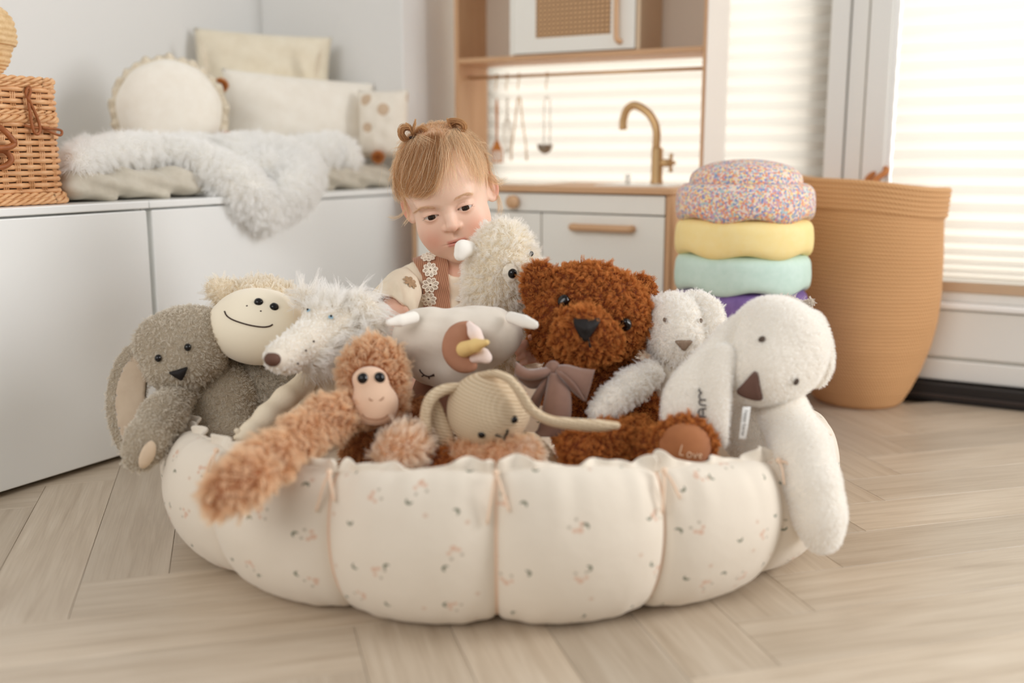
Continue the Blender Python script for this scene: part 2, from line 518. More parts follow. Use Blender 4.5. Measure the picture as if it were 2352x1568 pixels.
floor = bx('floor', (-2.1, -1.2, -0.05), (2.4, 2.62, -0.006), M_joint, bev=0)
tag(floor, 'pale oak herringbone floor of long narrow planks', kind='structure')
PW, PN = 0.1115, 5
def plank_mesh():
    L, w, h, c, g = PW * PN, PW, 0.006, 0.0003, 0.00035
    V = [(g, g, -h), (L - g, g, -h), (L - g, w - g, -h), (g, w - g, -h),
         (g, g, -c), (L - g, g, -c), (L - g, w - g, -c), (g, w - g, -c),
         (g + c, g + c, 0), (L - g - c, g + c, 0), (L - g - c, w - g - c, 0), (g + c, w - g - c, 0)]
    Fc = [(8, 9, 10, 11)]
    for a in (0, 4):
        for i in range(4): Fc.append((a + i, a + (i + 1) % 4, a + 4 + (i + 1) % 4, a + 4 + i))
    me = mesh_from('plank', V, Fc, False); me.materials.append(M_plank); return me
pm = plank_mesh()
ex, ey = np.array([1, 1, 0]) / sqrt(2), np.array([-1, 1, 0]) / sqrt(2)
P0 = np.array([-1.129, 0.825, 0]) - ey * PW
floor_org = np.array(floor.location)
for j in range(-4, 5):
    for k in range(-30, 45):
        for ty in (0, 1):
            u, v = (k + 2 * PN * j, k) if ty == 0 else (k + 1 + 2 * PN * j, k + 1)
            p = P0 + ex * u * PW + ey * v * PW
            d = ex if ty == 0 else ey
            mid = p + d * PW * PN / 2 + (ey if ty == 0 else -ex) * PW / 2
            if not (-1.75 < mid[0] < 1.3 and 0.05 < mid[1] < 2.62): continue
            cc = w2c(mid)
            if cc[1] < 0.55 or abs(cc[0]) > 0.62 * cc[1] + 0.35: continue
            o = bpy.data.objects.new('plank', pm); COL.objects.link(o); o.parent = floor
            o.location = p - floor_org; o.rotation_euler = (0, 0, atan2(d[1], d[0]))

wl = bx('wall_left', (-2.15, -1.2, 0), (-2.05, 2.6, 2.6), M_wall, bev=0); tag(wl, 'plain white wall behind the bench', kind='structure')
wb = bx('wall_back', (-2.05, 2.2, 0), (-1.574, 2.62, 2.6), M_wall, bev=0.004); tag(wb, 'white wall return beside the window', kind='structure')

# ---- blinds, windows and glazed door
def blind_material():
    m, t, b = new_mat('white_pleated_blind')
    out = t.n['Material Output']
    d = t.add('ShaderNodeBsdfDiffuse'); d.inputs[0].default_value = S(240, 236, 228)
    tr = t.add('ShaderNodeBsdfTranslucent'); tr.inputs[0].default_value = S(172, 168, 160)
    mx = t.add('ShaderNodeMixShader'); mx.inputs[0].default_value = 0.62
    t.link(d.outputs[0], mx.inputs[1]); t.link(tr.outputs[0], mx.inputs[2]); t.link(mx.outputs[0], out.inputs[0])
    t.n.remove(b); return m
def glass_material():
    m, t, b = new_mat('clear_window_glass'); out = t.n['Material Output']
    tr = t.add('ShaderNodeBsdfTransparent'); gl = t.add('ShaderNodeBsdfGlossy'); gl.inputs['Roughness'].default_value = 0.02
    mx = t.add('ShaderNodeMixShader'); mx.inputs[0].default_value = 0.06
    t.link(tr.outputs[0], mx.inputs[1]); t.link(gl.outputs[0], mx.inputs[2]); t.link(mx.outputs[0], out.inputs[0])
    t.n.remove(b); return m
M_blind, M_glass = blind_material(), glass_material()
M_rail = plain('tan_blind_rail', S(200, 172, 142), 0.5)
def pleats(x0, x1, y, zs, dep=0.014):
    V, Fc = [], []
    n = len(zs); mm = 6
    for i, z in enumerate(zs):
        for j in range(mm):
            V.append((x0 + (x1 - x0) * j / (mm - 1), y + (dep if i % 2 else 0), z))
    for i in range(n - 1):
        for j in range(mm - 1): Fc.append((i * mm + j, i * mm + j + 1, (i + 1) * mm + j + 1, (i + 1) * mm + j))
    return np.array(V), Fc
def window_blind(win, x0, x1, zlo, ztop, y, compress=0.0):
    zs = [ztop]; z = ztop
    while z > zlo:
        pit = 0.0195
        if compress and z < zlo + compress: pit = 0.0195 * (0.32 + 0.68 * (z - zlo) / compress)
        z -= max(pit, 0.004); zs.append(max(z, zlo))
    V, Fc = pleats(x0, x1, y, zs)
    b = obj('pleated_blind', V, Fc, M_blind, win, smooth=False)
    return b
def part_box(root, name, lo, hi, mat, bev=0.003): return bx(name, lo, hi, mat, root, bev)

win = thing('window_1', None, None, (-1.05, 2.58, 0)); tag(win, 'tall window with white pleated blind behind the toy kitchen', kind='structure')
part_box(win, 'jamb', (-1.574, 2.56, 0), (-1.50, 2.62, 2.5), M_frame)
xm0, xm1 = plane(1618, 250, 1, 2.58)[0], plane(1668, 250, 1, 2.58)[0]

xj0 = plane(1862, 250, 1, 2.58)[0]
part_box(win, 'jamb', (xj0, 2.56, 0), (-0.545, 2.62, 2.5), M_frame)
part_box(win, 'bottom_rail', (-1.574, 2.56, 0), (-0.55, 2.62, 0.34), M_frame)
obj('pane', *box((-1.50, 2.588, 0.34), (xj0, 2.592, 2.5)), M_glass, win, False)
window_blind(win, -1.565, -0.556, 0.36, 1.6, 2.525)
bl = part_box(win, 'blind_rail', (-1.565, 2.52, 0.345), (-0.556, 2.545, 0.362), M_rail)

pst = thing('trim_1', None, None, (-0.45, 2.5, 0)); tag(pst, 'white post between the window and the glazed door', kind='structure')
a0 = plane(1903, 200, 1, 2.5)[0]; a1 = plane(1948, 200, 1, 2.5)[0]; a2 = plane(1992, 200, 1, 2.5)[0]; a3 = plane(2046, 200, 1, 2.5)[0]
bx('jamb_board', (a0, 2.49, 0), (a1 - 0.002, 2.62, 2.5), M_frame, pst, 0.002)
bx('jamb_board', (a1 + 0.001, 2.495, 0), (a2 - 0.004, 2.62, 2.5), M_frame, pst, 0.002)
bx('jamb_back', (a0 + 0.005, 2.51, 0), (a3 - 0.005, 2.61, 2.5), plain('frame_gap', S(120, 116, 104), 0.7), pst, 0)
dr = thing('door_1', None, None, (0.4, 2.5, 0)); tag(dr, 'white glazed door with lowered pleated blind', kind='structure')
bx('stile', (a2 + 0.002, 2.475, 0.04), (a3, 2.60, 2.4), M_frame, dr, 0.004)
bx('glazing_bead', (a3, 2.485, 0.30), (a3 + 0.012, 2.53, 2.4), plain('white_bead', S(244, 243, 240), 0.3), dr, 0.002)
DX0, DX1 = a3, 1.35
bx('stile', (DX1, 2.475, 0.04), (DX1 + 0.09, 2.60, 2.4), M_frame, dr, 0.004)
bx('bottom_panel', (DX0, 2.50, 0.044), (DX1, 2.60, 0.215), M_frame, dr, 0.004)
bx('panel_board', (DX0, 2.482, 0.100), (DX1, 2.505, 0.208), M_frame, dr, 0.004)
bx('panel_board', (DX0, 2.482, 0.046), (DX1, 2.505, 0.094), M_frame, dr, 0.004)
bx('ledge', (DX0, 2.468, 0.212), (DX1, 2.60, 0.226), plain('white_ledge', S(246, 246, 244), 0.25), dr, 0.004)
bx('sash_rail', (DX0, 2.50, 0.226), (DX1, 2.60, 0.25), M_frame, dr, 0.003)
bx('blind_rail', (DX0 + 0.012, 2.49, 0.25), (DX1, 2.515, 0.272), M_rail, dr, 0.002)
window_blind(dr, DX0 + 0.013, DX1, 0.272, 1.6, 2.495, compress=0.16)
obj('pane', *box((DX0, 2.565, 0.25), (DX1, 2.570, 2.4)), M_glass, dr, False)
th = bx('trim_2', (a2 - 0.02, 2.455, 0), (1.5, 2.62, 0.042), M_black, None, 0.003); tag(th, 'black rubber threshold under the glazed door', kind='structure')
bx('groove', (a2 - 0.02, 2.449, 0.012), (1.5, 2.4549, 0.020), plain('dark_seal', S(52, 40, 34), 0.4), th, 0.001)

# ================================================================== BENCH
M_bench = plain('white_lacquer', S(240, 241, 239), 0.28, spec=0.5)
M_dark = plain('dark_plinth', S(40, 30, 26), 0.8)
def bench(y0, y1, label):
    t = thing('bench_cabinet', label, 'cabinet', (-1.79, (y0 + y1) / 2, 0), 'white bench cabinets along the wall')
    bx('plinth', (-2.04, y0 + 0.01, 0), (-1.56, y1 - 0.01, 0.03), M_dark, t, 0)
    bx('carcass', (-2.045, y0, 0.03), (-1.552, y1, 0.458), M_bench, t, 0.002)
    bx('drawer_front', (-1.5515, y0 + 0.005, 0.010), (-1.529, y1 - 0.005, 0.455), M_bench, t, 0.0025)
    bx('top_panel', (-2.045, y0, 0.4585), (-1.527, y1, 0.472), M_bench, t, 0.002)
YG = plane(350, 600, 0, -1.529)[1]
bench(0.42, YG - 0.001, 'white lacquered bench cabinet below the wicker hamper')
bench(YG + 0.001, 2.195, 'white lacquered bench cabinet below the cushions and sheepskin')

# ================================================================== TOY KITCHEN
M_birch = wood('birch_ply', S(196, 152, 112), S(214, 174, 134), 2, 5)
M_birchx = wood('birch_ply_flat', S(196, 152, 112), S(214, 174, 134), 0, 5)
M_kwhite = plain('white_kitchen_front', S(238, 236, 228), 0.4)
M_back = plain('grey_back_board', S(205, 190, 172), 0.7)
M_brass = plain('brushed_brass', S(206, 170, 122), 0.34, metal=0.65, bscale=90, bstr=0.05, stretch=(1, 1, 12))
M_steel = plain('grey_steel', S(150, 140, 128), 0.3, metal=0.9)
KX0, KX1, KF, KU, KB = -1.484, -0.803, 2.10, 2.30, 2.45
kit = thing('toy_kitchen', 'birch and white toy kitchen standing before the window', 'toy kitchen', (-1.14, 2.27, 0))
bx('side_panel', (KX0, KF, 0), (KX0 + 0.012, KB, 0.470), M_birch, kit)
bx('side_panel', (KX1 - 0.012, KF, 0), (KX1, KB, 0.470), M_birch, kit)
bx('cabinet_back', (KX0 + 0.012, KB - 0.008, 0.03), (KX1 - 0.012, KB, 0.470), M_kwhite, kit, 0)
bx('cabinet_floor', (KX0 + 0.012, KF + 0.01, 0.03), (KX1 - 0.012, KB - 0.008, 0.042), M_kwhite, kit, 0)
wt = bx('worktop', (KX0 - 0.004, KF - 0.008, 0.470), (KX1 + 0.004, KB, 0.484), M_birchx, kit)
xg = plane(1243, 560, 1, KF)[0]
zd = plane(1350, 491, 1, KF)[2]
dw = bx('drawer', (KX0 + 0.014, KF, zd + 0.0015), (KX1 - 0.014, KF + 0.014, 0.467), M_kwhite, kit)
kp = plane(1183, 463, 1, KF)
V, Fc = lathe([(0.0001, -0.022), (0.013, -0.022), (0.0155, -0.018), (0.0155, -0.006), (0.012, 0.0), (0.0001, 0.0)], 24)
V = np.stack([V[:, 0], V[:, 2], V[:, 1]], -1) + np.array([kp[0], KF, kp[2]])
obj('knob', V, [f[::-1] for f in Fc], M_birch, dw)
dl = bx('door', (KX0 + 0.014, KF, 0.046), (xg - 0.0015, KF + 0.014, zd - 0.0015), M_kwhite, kit)
dd = bx('door', (xg + 0.0015, KF, 0.046), (KX1 - 0.014, KF + 0.014, zd - 0.0015), M_kwhite, kit)
h0, h1 = plane(1320, 524, 1, KF), plane(1453, 522, 1, KF)
hz = (h0[2] + h1[2]) / 2
V, Fc = tube([(h0[0] + 0.005, KF - 0.013, hz), (h1[0] - 0.005, KF - 0.013, hz)], 0.0085, 14, flat=1.0)
pts = [(h0[0], KF + 0.001, hz), (h0[0] + 0.002, KF - 0.012, hz), (h0[0] + 0.012, KF - 0.016, hz), (h1[0] - 0.012, KF - 0.016, hz), (h1[0] - 0.002, KF - 0.012, hz), (h1[0], KF + 0.001, hz)]
V, Fc = tube(spline(pts, 40), 0.0085, 12)
obj('handle', V, Fc, M_birchx, dd)
# upper frame
ZT = 1.06
zsh = plane(1330, 126, 1, KU)[2]
bx('upper_side_panel', (KX0, KU, 0.484), (KX0 + 0.011, KB, ZT), M_birch, kit)
bx('upper_side_panel', (KX1 - 0.011, KU, 0.484), (KX1 - 0.002, KB, ZT), M_birch, kit)
bx('side_facing', (KX1 - 0.002, KU + 0.001, 0.484), (KX1, KB, ZT), plain('white_side_facing', S(238, 230, 222), 0.3), kit, 0)
bx('shelf', (KX0 + 0.011, KU, zsh - 0.006), (KX1 - 0.011, KB, zsh + 0.006), M_birchx, kit)
bx('top_board', (KX0 + 0.011, KU, ZT - 0.012), (KX1 - 0.011, KB, ZT), M_birchx, kit)
bx('back_board', (KX0 + 0.011, KB - 0.006, zsh + 0.006), (KX1 - 0.011, KB, ZT - 0.012), M_back, kit, 0)
YR = 2.36
zr = plane(1400, 166, 1, YR)[2]
V, Fc = tube([(KX0 + 0.011, YR, zr), (KX1 - 0.011, YR, zr)], 0.0042, 12)
obj('utensil_rail', V, Fc, M_brass, kit)
# sink bowl rim and hob plate set in the worktop
bx('sink_rim', (-1.02, 2.17, 0.484), (-0.84, 2.36, 0.4865), plain('pale_sink', S(238, 234, 226), 0.3), kit, 0.001)
bx('hob_plate', (-1.40, 2.15, 0.484), (-1.16, 2.36, 0.487), plain('pale_hob', S(236, 226, 210), 0.25), kit, 0.001)

# tap
tp = plane(1508, 418, 1, 2.33)
s_t = 2.62 / F_PX
tap = thing('toy_tap', 'brushed brass gooseneck tap on the toy kitchen worktop', 'tap', (tp[0], 2.33, 0.4865))
def kpt(px, py, Y=2.33): return plane(px, py, 1, Y)
b0 = np.array([tp[0], 2.33, 0.4865])
V, Fc = lathe([(0.0001, 0), (0.0155, 0), (0.0155, 0.006), (0.0138, 0.008), (0.0138, 0.082), (0.010, 0.086), (0.0001, 0.086)], 20, b0)
obj('tap_body', V, Fc, M_brass, tap)
path = [b0 + (0, 0, 0.08), kpt(1508, 300), kpt(1496, 268), kpt(1474, 248), kpt(1455, 242), kpt(1440, 252), kpt(1432, 275), kpt(1431, 298)]
path[0][0] = kpt(1508, 300)[0]
V, Fc = tube(spline(path, 40), 0.0096, 14)
obj('spout', V, Fc, M_brass, tap)
cA, cB = kpt(1512, 374), kpt(1538, 374)
V1 = tube([cA, cB], 0.0092, 12); obj('valve_stem', *V1, M_brass, tap)
hd = []
cx = kpt(1541, 374)
for a in (0, pi / 2):
    d = np.array([0.0, sin(a), cos(a)]) * 0.022
    hd.append(tube([cx - d, cx - d * 0.5, cx + d * 0.5, cx + d], [0.0052, 0.0038, 0.0038, 0.0052], 10))
hd.append(tube([cB, cx + (0.006, 0, 0)], 0.0058, 10))
obj('cross_handle', *merge(hd), M_brass, tap)
gp = kpt(1442, 410, 2.28)
V, Fc = lathe([(0.0001, 0), (0.0055, 0), (0.0065, 0.022), (0.0055, 0.022), (0.0045, 0.002), (0.0001, 0.002)], 16, (gp[0], 2.28, 0.4866))
go = obj('toy_cup', V, Fc, plain('clear_plastic', S(225, 220, 210), 0.15)); tag(go, 'tiny pale cup on the worktop left of the tap', 'cup')

# microwave
mw0, mw1 = plane(1172, 100, 1, KU + 0.006)[0], plane(1470, 100, 1, KU + 0.006)[0]
MZ0, MZ1, MF = zsh + 0.0065, zsh + 0.205, KU + 0.004
mwv = thing('toy_microwave', 'white toy microwave with cane webbing door on the upper shelf', 'toy microwave', ((mw0 + mw1) / 2, 2.38, MZ0))
bx('shell_side', (mw0, MF, MZ0), (mw0 + 0.010, KB - 0.008, MZ1), M_kwhite, mwv, 0.001)
bx('shell_side', (mw1 - 0.010, MF, MZ0), (mw1, KB - 0.008, MZ1), plain('white_side_shade_tan', S(214, 190, 160), 0.6), mwv, 0.001)  # white side too; the shade on it is painted in as tan
bx('shell_top', (mw0 + 0.010, MF, MZ1 - 0.01), (mw1 - 0.010, KB - 0.008, MZ1), M_kwhite, mwv, 0.001)
bx('shell_base', (mw0 + 0.010, MF + 0.016, MZ0), (mw1 - 0.010, KB - 0.008, MZ0 + 0.008), M_kwhite, mwv, 0.001)
bx('shell_back', (mw0 + 0.010, KB - 0.014, MZ0 + 0.008), (mw1 - 0.010, KB - 0.008, MZ1 - 0.01), M_kwhite, mwv, 0)
dx0, dx1 = mw0 + 0.012, mw1 - 0.012
wx0, wx1 = plane(1231, 40, 1, MF)[0], plane(1404, 40, 1, MF)[0]
wz0 = plane(1318, 83, 1, MF)[2]; wz1 = MZ1 - 0.03
y0, y1 = MF - 0.002, MF + 0.012
parts = [box((dx0, y0, MZ0 + 0.003), (wx0, y1, MZ1 - 0.012)), box((wx1, y0, MZ0 + 0.003), (dx1, y1, MZ1 - 0.012)),
         box((wx0, y0, MZ0 + 0.003), (wx1, y1, wz0)), box((wx0, y0, wz1), (wx1, y1, MZ1 - 0.012))]
dm = obj('door', *merge(parts), M_kwhite, mwv, False)
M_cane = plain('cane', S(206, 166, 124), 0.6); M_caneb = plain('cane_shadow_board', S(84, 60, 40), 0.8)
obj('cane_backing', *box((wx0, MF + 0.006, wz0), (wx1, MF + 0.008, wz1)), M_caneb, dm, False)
st = []
nx, nz = 17, 12
px_, pz_ = (wx1 - wx0) / nx, (wz1 - wz0) / nz
for i in range(nx + 1):
    x = wx0 + i * px_; st.append(box((max(wx0, x - px_ * 0.24), MF + 0.0015, wz0), (min(wx1, x + px_ * 0.24), MF + 0.003, wz1)))
for i in range(nz + 1):
    z = wz0 + i * pz_; st.append(box((wx0, MF + 0.0005, max(wz0, z - pz_ * 0.24)), (wx1, MF + 0.0022, min(wz1, z + pz_ * 0.24))))
tag(obj('cane_webbing', *merge(st), M_cane, dm, False), kind='stuff')
hx = plane(1427, 50, 1, MF)[0]; hb = plane(1427, 96, 1, MF)[2]
V, Fc = tube(spline([(hx, MF - 0.003, hb), (hx - 0.002, MF - 0.014, hb + 0.003), (hx - 0.005, MF - 0.017, hb + 0.016), (hx - 0.006, MF - 0.017, hb + 0.10), (hx - 0.004, MF - 0.010, hb + 0.115), (hx, MF - 0.002, hb + 0.118)], 30), 0.0065, 10)
obj('handle', V, Fc, M_birch, dm)

# utensils on the rail, each on its own hook
def ut_root(name, px, label):
    b = plane(px, 168, 1, YR); t = thing(name, label, 'utensil', (b[0], YR, zr), 'utensils hanging from the rail')
    a = np.linspace(radians(-60), radians(200), 14)
    hk = [(b[0], YR - 0.0062 * sin(x), zr + 0.0062 * cos(x)) for x in a]
    hk += [(b[0], YR - 0.005, zr - 0.020), (b[0], YR - 0.007, zr - 0.030), (b[0], YR - 0.002, zr - 0.034)]
    obj('hook', *tube(hk, 0.0014, 8), M_brass, t)
    return t, b[0]
M_orange = plain('orange_silicone', S(196, 122, 54), 0.5)
def zz(py): return plane(1190, py, 1, YR)[2]
t, x = ut_root('toy_spatula', 1141, 'orange toy slotted spatula hanging leftmost from the rail')
obj('handle', *tube([(x, YR, zz(225)), (x, YR, zz(245)), (x, YR, zz(300)), (x, YR, zz(325))], [0.002, 0.0042, 0.0032, 0.0028], 10), M_orange, t)
w = 0.0175
sp = [box((x - w, YR - 0.0015, zz(372)), (x - w + 0.0035, YR + 0.0015, zz(345))), box((x + w - 0.0035, YR - 0.0015, zz(372)), (x + w, YR + 0.0015, zz(345))),
      box((x - w, YR - 0.0015, zz(374)), (x + w, YR + 0.0015, zz(370)))]
for i in (-1, 0, 1): sp.append(box((x + i * 0.0075 - 0.001, YR - 0.0014, zz(371)), (x + i * 0.0075 + 0.001, YR + 0.0014, zz(346))))
tri = np.array([(x - w, YR - 0.0015, zz(346)), (x + w, YR - 0.0015, zz(346)), (x + 0.004, YR - 0.0015, zz(322)), (x - 0.004, YR - 0.0015, zz(322)),
                (x - w, YR + 0.0015, zz(346)), (x + w, YR + 0.0015, zz(346)), (x + 0.004, YR + 0.0015, zz(322)), (x - 0.004, YR + 0.0015, zz(322))])
sp.append((tri, [(0, 1, 2, 3), (7, 6, 5, 4), (0, 4, 5, 1), (1, 5, 6, 2), (2, 6, 7, 3), (3, 7, 4, 0)]))
obj('slotted_blade', *merge(sp), M_orange, t, False)
t, x = ut_root('toy_whisk', 1165, 'slim pale toy whisk hanging second from the left on the rail')
M_pale = plain('pale_wire', S(214, 204, 188), 0.4)
obj('handle', *tube([(x, YR, zz(222)), (x, YR, zz(270))], 0.0026, 8), M_pale, t)
for a in range(4):
    an = a * pi / 4 + 0.3
    lp = [(x + 0.012 * sin(u) * cos(an), YR + 0.012 * sin(u) * sin(an), zz(270) - (1 - cos(u)) * 0.045) for u in np.linspace(0, 2 * pi, 26)]
    obj('wire_loop', *tube(lp, 0.0008, 6), M_pale, t)
t, x = ut_root('toy_tongs', 1192, 'brass toy tongs hanging open in an inverted V from the rail')
for sgn in (-1, 1):
    obj('arm', *tube([(x, YR, zz(222)), (x + sgn * 0.004, YR, zz(228)), (x + sgn * 0.011, YR, zz(280)), (x + sgn * 0.021, YR, zz(335)), (x + sgn * 0.0235, YR, zz(368))], [0.003, 0.003, 0.0026, 0.0024, 0.0036], 8, flat=0.6), M_brass, t)
t, x = ut_root('toy_ladle', 1257, 'grey steel toy ladle hanging rightmost from the rail')
obj('handle', *tube([(x - 0.001, YR, zz(222)), (x - 0.0085, YR, zz(234)), (x - 0.0085, YR, zz(335))], 0.0014, 8), M_pale, t)
obj('handle', *tube([(x - 0.001, YR, zz(222)), (x + 0.0085, YR, zz(234)), (x + 0.0085, YR, zz(335))], 0.0014, 8), M_pale, t)
cb = (x - 0.003, YR - 0.004, zz(332))
prof = [(0.0205 * sin(a), -0.024 * (1 - sin(pi / 2 - a)) * 0 - 0.0235 * cos(a)) for a in np.linspace(0.02, pi / 2, 9)]
prof += [(r - 0.0012, z + 0.0004) for r, z in prof[::-1]]
obj('bowl', *lathe([(max(r, 0.0001), z) for r, z in prof], 22, cb), M_steel, t)

# ================================================================== STACK OF STEPPING STONES
def confetti():
    m, t, b = new_mat('confetti_foam')
    tc = t.add('ShaderNodeTexCoord'); v = t.add('ShaderNodeTexVoronoi'); v.inputs['Scale'].default_value = 270
    t.link(tc.outputs['Object'], v.inputs['Vector'])
    sep = t.add('ShaderNodeSeparateColor'); t.link(v.outputs['Color'], sep.inputs[0])
    r = t.add('ShaderNodeValToRGB'); r.color_ramp.interpolation = 'CONSTANT'; e = r.color_ramp.elements
    cols = [S(240, 222, 210), S(228, 152, 128), S(242, 218, 156), S(138, 156, 196), S(204, 166, 190), S(236, 218, 206), S(236, 176, 138), S(178, 200, 204)]
    while len(e) < len(cols): e.new(0.5)
    for i, c in enumerate(cols): e[i].position = i / len(cols); e[i].color = c
    t.link(sep.outputs[0], r.inputs[0]); t.link(r.outputs[0], b.inputs['Base Color'])
    b.inputs['Roughness'].default_value = 0.7
    return m
M_conf = confetti()
def foam(name, c, c2): return plain(name, c, 0.6, c2, 60, 300, 0.08, 0.0005)
SC = q(1697, 800, 2.04); SCW = c2w(SC)
sS = 2.08 / F_PX
def zpx(py): return q(1697, py, 2.04 - 0.13)[2]
def stone(name, label, ztop, zbot, r, mat, wave, ph, dome=False):
    n = 72; hgt = ztop - zbot
    prof = []
    for u in np.linspace(0, 1, 6): prof.append((r * 0.80 * u, hgt))          # top disc
    for a in np.linspace(84, 0, 7): prof.append((r * 0.80 + r * 0.19 * cos(radians(a)), hgt - hgt * 0.34 * (1 - sin(radians(a)))))
    prof += [(r * 0.997, hgt * 0.52), (r, hgt * 0.40), (r * 0.997, hgt * 0.24), (r * 0.985, hgt * 0.12), (r * 0.955, hgt * 0.03), (r * 0.92, 0.0), (r * 0.86, -0.002), (r * 0.80, 0.004), (r * 0.78, 0.012), (r * 0.4, 0.014), (0.0001, 0.014)]
    prof[0] = (0.0001, hgt)
    if dome: prof = [(max(0.0001, r * sin(radians(a))), hgt * (0.02 + 0.98 * cos(radians(a)) ** 0.8)) for a in np.linspace(0, 88, 14)] + [(r * 0.98, -0.004), (r * 0.5, -0.006), (0.0001, -0.006)]
    def wob(a, rr, z, j):
        if z < hgt * 0.45 and rr > r * 0.5: z = z + wave * (0.3 + 0.7 * cos(6 * a + ph)) * (1 - max(z, 0) / (hgt * 0.45)) * (rr > r * 0.79)
        return rr, z
    b = (SCW[0], SCW[1], zbot)
    V, Fc = lathe(prof[::-1], n, b, wob)
    o = obj(name, V, Fc, mat, None, True, b)
    tag(o, label, 'stepping stone', 'stack of foam stepping stones')
    return o
R0 = 153 * sS
M_purple = foam('purple_foam', S(112, 84, 142), S(132, 104, 164))
z5, z4, z3, z2, z1 = zpx(424), zpx(508), zpx(592), zpx(678), zpx(764)
stone('stepping_stone', 'domed confetti foam cap on top of the stepping stone stack', zpx(366), z5 - 0.001, 124 * sS, M_conf, 0.0, 0, True)
stone('stepping_stone', 'wide confetti speckled foam stone under the domed cap', z5, z4 - 0.004, R0, M_conf, 0.007, 0.4)
stone('stepping_stone', 'pale yellow foam stepping stone in the stack', z4, z3 - 0.004, R0 * 1.0, foam('yellow_foam', S(248, 224, 152), S(250, 230, 168)), 0.007, 1.0)
stone('stepping_stone', 'mint green foam stepping stone in the stack', z3, z2 - 0.004, R0 * 0.99, foam('mint_foam', S(196, 222, 210), S(208, 230, 220)), 0.008, 0.2)
stone('stepping_stone', 'purple foam stepping stone under the mint one', z2, z1, R0 * 0.97, M_purple, 0.010, 0.8)
stone('stepping_stone', 'second purple foam stone low in the stack behind the white rabbit', z1, z1 * 0.5, R0 * 0.97, M_purple, 0.010, 0.1)
stone('stepping_stone', 'bottom purple foam stone of the stack, resting on the floor', z1 * 0.5, 0.0, R0 * 0.97, M_purple, 0.0, 0.3)

# ================================================================== ROPE BASKET
def rope_material():
    m, t, b = new_mat('tan_rope')
    tc = t.add('ShaderNodeTexCoord')
    sx = t.add('ShaderNodeSeparateXYZ'); t.link(tc.outputs['Object'], sx.inputs[0])
    ang = t.math('ARCTAN2', sx.outputs[1], sx.outputs[0])
    z = sx.outputs[2]
    ph = t.math('ADD', t.math('MULTIPLY', ang, 130), t.math('MULTIPLY', z, 620))
    f = t.math('MULTIPLY_ADD', t.math('SINE', ph), 0.5, 0.5)
    nz = noise(t, 8, 3, 0.5)
    c = t.mix(t.math('MULTIPLY', f, 0.55), S(196, 142, 90), S(234, 192, 142))
    c = t.mix(t.math('MULTIPLY', nz, 0.35), c, S(218, 168, 116))
    t.link(c, b.inputs['Base Color']); b.inputs['Roughness'].default_value = 0.75
    bump(t, b, f, 0.5, 0.0012)
    return m
M_rope = rope_material()
RBc = c2w(q(1966, 960, 2.29)); RBc = np.array([RBc[0], RBc[1], 0.0])
rb = thing('rope_basket', 'tall tan coiled rope basket beside the stepping stones', 'basket', RBc)
zr_ = lambda py: q(2000, py, 2.13)[2]
s_r = 2.28 / F_PX
zt, zb1 = zr_(500), 0.0
key = [(0.0, 92), (0.02, 102), (0.08, 118), (0.16, 134), (0.28, 151), (0.40, 161), (0.52, 165), (0.70, 166), (0.88, 163), (1.0, 160)]
prof = [(0.0001, 0.0)]
nco = 58; Hh = zr_(430)
for i in range(nco):
    for u in np.linspace(0, 1, 6, endpoint=False):
        f = (i + u) / nco
        r = np.interp(f, [k[0] for k in key], [k[1] for k in key]) * s_r
        prof.append((r - 0.0020 + 0.0028 * sqrt(max(0, 1 - (2 * u - 1) ** 2)), f * Hh))
prof.append((prof[-1][0] - 0.010, Hh)); prof.append((prof[-1][0] - 0.012, Hh * 0.6)); prof.append((0.07, 0.02)); prof.append((0.0001, 0.02))
tilt = lambda x, z: z - (x * 0.10) * (z / Hh)
V, Fc = lathe(prof, 120, RBc)
cxy = w2c(V - RBc); V[:, 2] = V[:, 2] - cxy[:, 0] * 0.085 * (V[:, 2] / Hh) ** 2
ph = np.arctan2(cxy[:, 1], cxy[:, 0]); V[:, :2] += (V[:, :2] - RBc[:2]) * (0.012 * np.sin(ph * 3 + V[:, 2] * 14))[:, None]
obj('coiled_body', V, Fc, M_rope, rb)
# folded-over rim band
prof = []
for i in range(6):
    for u in np.linspace(0, 1, 6, endpoint=False):
        f = (i + u) / 6
        prof.append((171 * s_r - 0.002 + 0.0035 * sqrt(max(0, 1 - (2 * u - 1) ** 2)) - 0.004 * (1 - f), zr_(494) + f * (zr_(424) - zr_(494))))
zt = prof[-1][1]
prof += [(171 * s_r - 0.003, zt + 0.004), (158 * s_r, zt + 0.004), (157 * s_r, zt - 0.05), (164 * s_r, prof[0][1]), (prof[0][0], prof[0][1] - 0.002)]
V, Fc = lathe(prof, 120, RBc)
cxy = w2c(V - RBc); V[:, 2] -= cxy[:, 0] * 0.085 + 0.0015 * np.sin(np.arctan2(cxy[:, 1], cxy[:, 0]) * 4)
obj('folded_rim', V, Fc, M_rope, rb)
hA = w2c(RBc) + np.array([-0.02, 0.10, zt - 0.02])
cpt = [q(1984, 430, 2.38), q(1996, 408, 2.38), q(2016, 393, 2.38), q(2034, 388, 2.37), q(2034, 396, 2.35), q(2014, 410, 2.34), q(2000, 430, 2.33)]
V, Fc = tube(c2w(spline(cpt, 30)), 0.0072, 10, flat=1.0)
obj('handle_loop', V, Fc, plain('brown_rope', S(176, 106, 52), 0.7, S(196, 130, 76), 120), rb)

